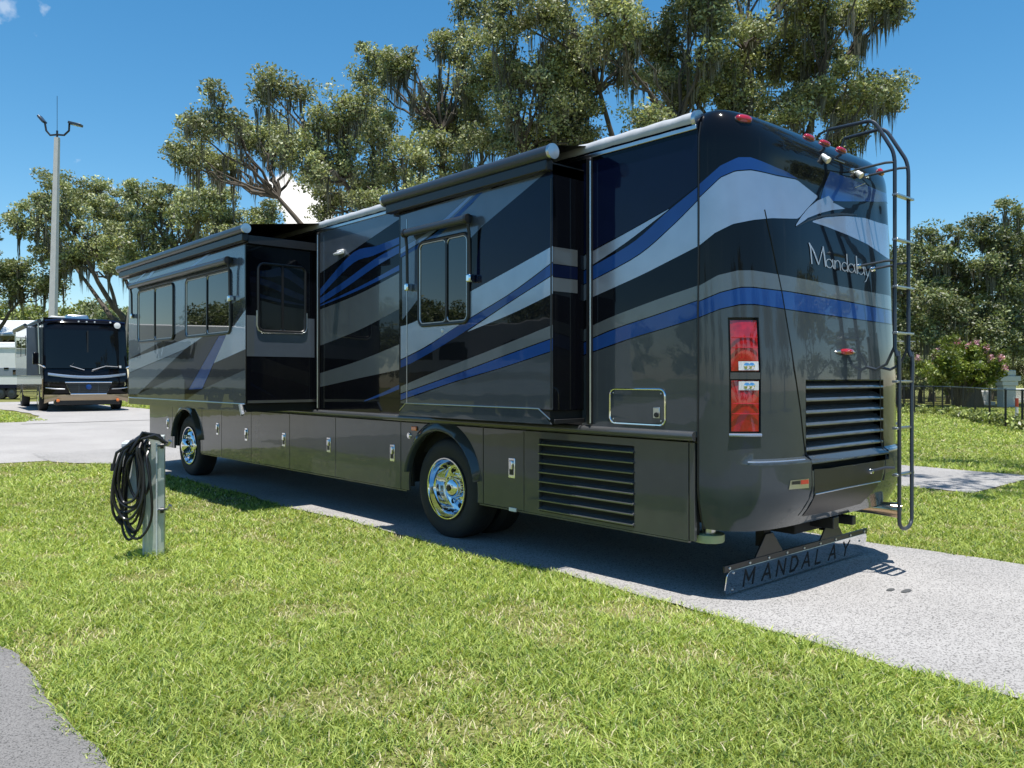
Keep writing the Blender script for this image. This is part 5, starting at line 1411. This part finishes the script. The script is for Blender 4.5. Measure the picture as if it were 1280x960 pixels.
def oak(name, base, blobs, seed, label, group=None, leaf=.075, dens=1.0, clump=.55, per=60, tints=OAK, trunk_r=.55, fork=2.6, moss=.5, mlen=(.5, 1.7), mw=.03, cat='tree', twig=.75, forced_moss=()):
    """blobs: (center Vector, (rx, ry, rz)) in world space. Trunk, limbs to each mass, twigs to each clump, leaves and hanging moss."""
    r = np.random.default_rng(seed); rd = random.Random(seed)
    root = empty(name, base); tag(root, label, cat, group)
    B = Vector(base); fk = Vector((rd.uniform(-.3, .3), rd.uniform(-.3, .3), fork))
    wood = MB()
    wood.tube([Vector((0, 0, -.1)), Vector((.05, 0, fork * .25)), Vector((-.03, .05, fork * .6)), fk + Vector((0, 0, .15))], [trunk_r * 1.45, trunk_r * 1.05, trunk_r * .95, trunk_r * .8], 10)
    C = []; Rd = []; Mo = []
    # main limbs: masses are grouped by direction, each group shares one limb
    cs = [Vector(c) - B for c, _ in blobs]; ng = max(3, min(7, len(cs) // 4)); seeds_ = rd.sample(range(len(cs)), ng); cent = [cs[i].copy() for i in seeds_]
    for _ in range(6):
        own = [min(range(ng), key=lambda g: (cent[g] - c).length) for c in cs]
        for g in range(ng):
            mem = [c for c, o_ in zip(cs, own) if o_ == g]
            if mem: cent[g] = sum(mem, Vector()) / len(mem)
    limbs = []
    for g in range(ng):
        e_ = fk.lerp(cent[g], .78) + Vector((0, 0, -.3)); mid = fk.lerp(e_, .5) + Vector((rd.uniform(-.6, .6), rd.uniform(-.6, .6), rd.uniform(-.9, .2)))
        path = []; ox = Vector()
        for k in range(11):
            f = k / 10; p = (fk.lerp(mid, f)).lerp(mid.lerp(e_, f), f); ox += Vector((rd.uniform(-.16, .16), rd.uniform(-.16, .16), rd.uniform(-.14, .14)))
            path.append(p + ox * math.sin(math.pi * min(1, f * .9)))
        path[0] = fk.copy(); r0 = trunk_r * .40
        wood.tube(path, [r0 * (1 - .72 * k / 10) for k in range(11)], 7, cap=False); limbs.append(path)
    for bi, (c, rad) in enumerate(blobs):
        c = Vector(c) - B; rad = np.array(rad)
        lb = limbs[own[bi]]; st = min(lb[3:], key=lambda p: (p - c).length)
        mid = st.lerp(c, .5) + Vector((rd.uniform(-.4, .4), rd.uniform(-.4, .4), rd.uniform(-.5, .3)))
        path = []
        for k in range(9):
            f = k / 8; p = (st.lerp(mid, f)).lerp(mid.lerp(c, f), f)
            w_ = .16 * math.sin(math.pi * f); path.append(p + Vector((rd.uniform(-w_, w_), rd.uniform(-w_, w_), rd.uniform(-w_, w_))))
        r0 = trunk_r * .10
        wood.tube(path, [r0 * (1 - .75 * k / 8) for k in range(9)], 6, cap=False)
        vol = float(rad[0] * rad[1] * rad[2]); area = vol ** (2 / 3)
        n = max(4, int(9.5 * area * dens / (clump / .55) ** 2))
        dd = r.normal(size=(n, 3)); dd /= np.linalg.norm(dd, axis=1)[:, None]
        q = np.array(c) + dd * rad * (r.random((n, 1)) ** .38)
        C.append(q); Rd.append(clump * r.uniform(.5, 1.2, n))
        for p in q[: int(n * twig)]:
            pv = Vector(p); near = min(path[3:], key=lambda w__: (w__ - pv).length)
            m_ = near.lerp(pv, .5) + Vector((rd.uniform(-.25, .25), rd.uniform(-.25, .25), rd.uniform(-.05, .35)))
            wood.tube([near, m_, pv], [.026, .016, .007], 4, cap=False)
        sel = r.random(n) < moss
        Mo.append(q[sel] - np.array([0, 0, .2]))
        Mo.append(np.array([np.array(p) for p in path[5::2]]) if moss > 0 else np.zeros((0, 3)))
    wood.build('trunk', M['bark'], root, ws=False, smooth=60, fix=False)
    C = np.concatenate(C); Rd = np.concatenate(Rd)
    V, Q, col = leaves_mesh(C, Rd, per, leaf, r, tints)
    cr = link(npmesh('crown', V, Q, M['leaf'], col), 'crown', root, False)
    Mo = np.concatenate(Mo)
    if len(forced_moss): Mo = np.concatenate([Mo] + [np.array([np.array(Vector(p) - B)]) for p in forced_moss])
    if len(Mo):
        V, Q, col = moss_mesh(Mo, r, mlen[0], mlen[1], mw, 20)
        link(npmesh('hanging_moss', V, Q, M['moss'], col), 'hanging_moss', root, False)['kind'] = 'stuff'
    return root
def _rot(v): return Rv * v.x + Dv * v.y + Vector((0, 0, v.z))
def pblobs(lst, D_, seed, spread=2.2, depth=.9):
    """pixel masses (x, y, rx, ry) at the tree's own distance, scattered in depth"""
    rd = random.Random(seed); out = []
    for (x, y, rx, ry) in lst:
        dd = D_ + rd.uniform(-spread, spread); s = dd / F
        c = atD(x, y, dd); R3 = (rx * s * .95, (rx + ry) / 2 * s * depth, ry * s * .95)
        out.append((c, tuple(q * .74 for q in R3)))
        for _ in range(3):                              # break each mass into smaller uneven tufts
            a = rd.uniform(0, 6.28); e_ = rd.uniform(.55, 1.0); v = Vector((math.cos(a) * R3[0] * e_, rd.uniform(-.8, .8) * R3[1], math.sin(a) * R3[2] * e_)); k = rd.uniform(.28, .5)
            out.append((c + _rot(v), tuple(q * k for q in R3)))
    return out
def ground_at(x, D_):
    p = atD(x, 480, D_); p.z = float(gh(p.x, p.y)); return p
LA = [(262, 150, 38, 34), (238, 185, 26, 26), (300, 165, 34, 30), (352, 105, 30, 34), (335, 178, 34, 30), (378, 196, 36, 36), (268, 205, 28, 18), (425, 130, 34, 30), (470, 92, 36, 32), (500, 72, 24, 26), (430, 185, 44, 46), (470, 165, 44, 40), (455, 232, 50, 34), (500, 200, 50, 50), (540, 150, 44, 44), (555, 210, 54, 50), (600, 150, 50, 50), (585, 60, 36, 44), (620, 95, 50, 44), (640, 30, 44, 44), (680, 120, 60, 60), (640, 180, 60, 36), (600, 10, 36, 30), (700, 160, 50, 40), (520, 250, 60, 30), (405, 250, 26, 22), (730, 130, 40, 50)]
oak('oak_tree', ground_at(575, 28), pblobs(LA, 27.5, 3, 2.6), 11, 'huge live oak behind the coach, long moss-hung limb reaching over the front slide-out', 'tall oaks behind the coach', trunk_r=.6, dens=2.6, per=165, leaf=.060, moss=.17, mlen=(.35, 1.5), mw=.018)
LB = [(710, 60, 50, 50), (690, 5, 44, 36), (760, 20, 50, 44), (780, 80, 50, 46), (830, 50, 56, 56), (845, 115, 56, 40), (800, 140, 34, 30), (900, 30, 60, 50), (905, 95, 60, 50), (960, 70, 56, 56), (1000, 20, 50, 40), (1010, 110, 50, 46), (1060, 100, 46, 34), (1105, 108, 34, 26), (1075, 135, 34, 26), (1075, 20, 46, 22), (1110, 14, 22, 16), (985, 140, 40, 34), (1060, 165, 26, 34), (930, 130, 44, 30), (1035, 60, 36, 34), (870, 0, 50, 30)]
TOPB = [(740, -80, 90, 60), (850, -90, 100, 70), (950, -70, 90, 60), (640, -70, 70, 50), (1030, -50, 60, 36)]
oak('oak_tree', ground_at(900, 27), pblobs(LB, 26.0, 5, 2.4) + pblobs(TOPB, 26, 6, 2), 23, 'broad live oak behind the rear of the coach, crown rising above the ladder', 'tall oaks behind the coach', trunk_r=.6, dens=2.6, per=165, leaf=.060, moss=.20, mlen=(.35, 1.6), mw=.018)
LC = [(72, 258, 40, 30), (40, 285, 28, 24), (110, 300, 60, 36), (100, 245, 34, 26), (150, 260, 44, 34), (185, 300, 50, 40), (200, 250, 40, 32), (240, 262, 44, 32), (275, 250, 34, 22), (300, 280, 36, 26), (335, 270, 20, 16), (250, 305, 50, 34), (60, 320, 40, 24), (150, 320, 60, 26), (320, 300, 34, 24)]
oak('oak_tree', ground_at(200, 55), pblobs(LC, 54, 8, 4), 31, 'spreading live oak behind the light pole, with a low bare arching limb', None, trunk_r=.7, fork=2.2, clump=.75, per=130, leaf=.105, dens=2.4, moss=.22, mlen=(.6, 2.4), mw=.03)
LCL = [(15, 340, 40, 22), (60, 345, 40, 18), (-30, 330, 50, 30), (30, 365, 40, 14), (-60, 300, 50, 40)]
oak('oak_tree', ground_at(-20, 60), pblobs(LCL, 60, 9, 3), 37, 'darker live oak left of the light pole over the shed', None, trunk_r=.6, clump=.9, per=100, leaf=.13, dens=1.8, tints=DEEP, moss=.35, mlen=(.8, 2.4), mw=.03)
LD = [(1185, 300, 40, 30), (1225, 290, 44, 30), (1265, 315, 44, 40), (1160, 335, 36, 36), (1205, 345, 50, 40), (1250, 360, 50, 40), (1175, 385, 46, 36), (1225, 400, 50, 34), (1290, 370, 50, 50), (1330, 320, 60, 50), (1275, 420, 50, 34), (1150, 400, 34, 34), (1110, 330, 40, 40), (1370, 370, 60, 60), (1130, 370, 36, 36), (1320, 430, 60, 40)]
oak('oak_tree', ground_at(1215, 45), pblobs(LD, 44, 12, 3), 41, 'large live oak beyond the fence, moss hanging over the flowering bush', None, trunk_r=.45, clump=.7, per=130, leaf=.09, dens=2.2, tints=DEEP, moss=.3, mlen=(.6, 2.2), mw=.025)
# dead leaning trunk behind the second motorhome
q = ground_at(149, 46); o = MB().tube([q, q + Vector((.25, -.1, 2.5)), q + Vector((.45, -.2, 5.2))], [.12, .09, .05], 8).build('bare_trunk', M['wood']); tag(o, 'thin pale bare trunk behind the black and tan motorhome', 'trunk')

# flowering crape myrtle by the fence
r = np.random.default_rng(77)
cb_ = ground_at(1198, 38.5); mt = empty('flowering_bush', cb_); tag(mt, 'rounded crape myrtle bush with pink flower clusters behind the fence', 'bush')
w_ = MB(); tips = []
for k in range(46):
    a = r.uniform(0, 2 * math.pi); sp = r.uniform(.2, 2.75) ; hh = 3.1 - .26 * sp ** 1.35 + r.uniform(-.35, .3)
    tip = Vector((sp * math.cos(a), sp * math.sin(a) * .8, hh)); mid = Vector((tip.x * .35, tip.y * .35, hh * .55))
    w_.tube([Vector((tip.x * .06, tip.y * .06, 0)), mid, tip], [.035, .022, .008], 5, cap=False); tips.append((mid, tip))
w_.build('stems', M['bark'], mt, ws=False, fix=False)
cl = []
for (m_, t_) in tips:
    for f in np.linspace(.15, 1, 9): cl.append(np.array(m_.lerp(t_, f)) + r.normal(size=3) * .12)
cl = np.array(cl)
V, Q, col = leaves_mesh(cl, np.full(len(cl), .26), 46, .085, r, (np.array([.10, .15, .022]), np.array([.22, .26, .05])), .8, grey=.02)
link(npmesh('foliage', V, Q, M['leaf'], col), 'foliage', mt, False)
for k in range(26):
    m_, t_ = tips[k]
    V, Q, col = leaves_mesh(np.array([np.array(t_) + np.array([0, 0, .06])]), np.array([.17]), 60, .05, r, (np.array([.55, .22, .32]), np.array([.75, .45, .52])), 1.3, grey=0)
    link(npmesh('flower_cluster', V, Q, M['leaf'], col), 'flower_cluster', mt, False)

# generic broad trees, copied for the tree lines all round the lot
def generic(name, seed, tints, h, R_, label, moss, leaf=.16):
    rd = random.Random(seed); bl = []
    for k in range(11):
        a = k * 2.4 + rd.uniform(-.4, .4); d_ = R_ * (.25 + .6 * (k / 11)) ; z = h * (.86 - .34 * (d_ / R_) ** 1.5) + rd.uniform(-.6, .6)
        s_ = R_ * rd.uniform(.30, .44); bl.append((Vector((d_ * math.cos(a), d_ * math.sin(a), z)), (s_, s_, s_ * .75)))
    for k in range(5):
        a = k * 1.26; bl.append((Vector((R_ * .75 * math.cos(a), R_ * .75 * math.sin(a), h * .38)), (R_ * .3, R_ * .3, R_ * .22)))
    return oak(name, (0, 0, 0), bl, seed, label, 'trees lining the lot', trunk_r=.4, fork=h * .28, clump=.95, per=80, leaf=leaf, dens=.8, tints=tints, moss=moss, mlen=(.8, 2.2), mw=.03, twig=.3)
protos = [generic('oak_tree', 101, OAK, 10, 5.2, 'broad moss-hung oak in the tree line around the lot', .2),
          generic('oak_tree', 102, FRESH, 7.5, 4.6, 'fresh light green tree in the tree line around the lot', .05),
          generic('oak_tree', 103, DEEP, 9, 5.0, 'dark green oak in the tree line around the lot', .25)]
spots = []
def S_(kind, x, D_, sc=1.0):
    p = ground_at(x, D_); spots.append((kind, p.x, p.y, p.z, sc))
for (x, D_, k, sc) in ((-40, 84, 1, 1.25), (20, 86, 1, 1.3), (85, 88, 1, 1.3), (140, 78, 2, 1.0), (190, 88, 1, 1.2), (50, 92, 1, 1.35), (115, 90, 1, 1.3), (250, 84, 2, .95), (320, 84, 1, .95), (-95, 80, 2, 1.1), (165, 62, 2, .8), (230, 60, 1, .7), (290, 66, 2, .75), (345, 66, 1, .75)): S_(k, x, D_, sc)
for (x, D_, k, sc) in ((1130, 62, 2, .95), (1190, 66, 2, .95), (1250, 70, 0, .95), (1310, 62, 2, 1.0), (1370, 58, 0, 1.0), (1165, 54, 2, .55), (1225, 58, 2, .5), (1105, 56, 2, .6), (1285, 60, 2, .5), (1060, 62, 0, .9), (1430, 50, 2, 1.1), (1010, 58, 2, .8), (960, 64, 0, .9), (905, 60, 2, .85), (850, 66, 0, .9), (790, 62, 2, .85), (730, 66, 0, .9), (670, 64, 2, .85), (600, 66, 0, .9), (530, 66, 2, .85), (460, 68, 0, .9), (400, 68, 2, .9), (1120, 48, 2, .36), (1150, 50, 2, .34), (1185, 49, 2, .3), (1215, 52, 2, .32), (1240, 56, 2, .36), (1300, 55, 2, .4), (1262, 60, 2, .42)): S_(k, x, D_, sc)
# tree lines out of frame, mirrored in the paint and glass
for (x, y, k, sc) in ((-34, 52, 2, .95), (-42, 44, 0, .92), (-26, 64, 2, 1.0), (-12, 74, 0, 1.1), (-46, 30, 2, .95), (-48, 17, 0, .9), (-46, 4, 2, .9), (-44, -10, 0, .75), (-38, -24, 2, .8), (-30, 76, 0, 1.05), (-44, 60, 2, 1.05), (-14, -34, 0, 1.1), (2, -38, 2, 1.1), (14, -36, 0, 1.1), (25, -30, 2, 1.0), (-24, -30, 2, 1.1), (33, -20, 0, 1.0), (-56, 50, 0, .85), (-56, 38, 2, .85)):
    spots.append((k, x, y, 0.0, sc))
used = set(); rd = random.Random(5)
for (k, x, y, z, sc) in spots:
    o = protos[k] if k not in used else copy_tree(protos[k]); used.add(k)
    kind_ = ('broad moss-hung oak', 'fresh light green tree', 'dark green oak')[k]; D_ = pxof(x, y, 0)[2]; px_ = pxof(x, y, 0)[0]
    where = 'on the horizon beyond the trailer and shed' if (D_ > 40 and px_ < 700) else 'behind the flowering bush and fence' if (D_ > 40 and px_ < 1600) else 'across the lane from the slide-outs' if y > -12 else 'behind the rear of the coach'
    o['label'] = kind_ + ' in the tree line ' + where
    o.location = (x, y, z - .05); o.rotation_euler = (0, 0, rd.uniform(0, 6.28)); o.scale = (sc * rd.uniform(.92, 1.08), sc * rd.uniform(.92, 1.08), sc * rd.uniform(.92, 1.1))
# oak just out of frame on the right whose shade falls on the side pad
SHB = [(Vector((7.2, -.7, 9.8)), (1.6, 1.0, .9)), (Vector((9.0, -.2, 10.6)), (1.8, 1.1, 1.0)), (Vector((10.6, .6, 11.2)), (1.5, 1.2, .9)), (Vector((11.0, -3.4, 8.8)), (2.6, 2.2, 1.2)), (Vector((13.5, -4.5, 9.4)), (3, 2.6, 1.6)), (Vector((10.2, -6.2, 8.4)), (2.4, 2.2, 1.2)), (Vector((8.6, -3.2, 8.6)), (1.6, 1.2, .8)), (Vector((6.3, -1.9, 8.6)), (.9, .6, .5))]
oak('oak_tree', (13.5, -5.0, 0), SHB, 51, 'live oak standing just beyond the frame, shading the neighbouring pad', None, trunk_r=.5, fork=3.0, dens=.8, per=50, leaf=.08, moss=.15)
# weeds along the fence foot
cl = []
for a, b in zip(fp[:-1], fp[1:]):
    L_ = (b - a).length
    for k in range(int(L_ / .16)):
        p = a.lerp(b, r.random()); cl.append((p.x + r.normal() * .15, p.y + r.normal() * .15, .12 + .18 * r.random()))
cl = np.array(cl)
V, Q, col = leaves_mesh(cl, np.full(len(cl), .2), 30, .07, r, FRESH, .9, grey=.05)
o = link(npmesh('weeds', V, Q, M['leaf'], col), 'weeds'); tag(o, 'ragged green weeds growing along the foot of the fence', 'weeds', kind='stuff')
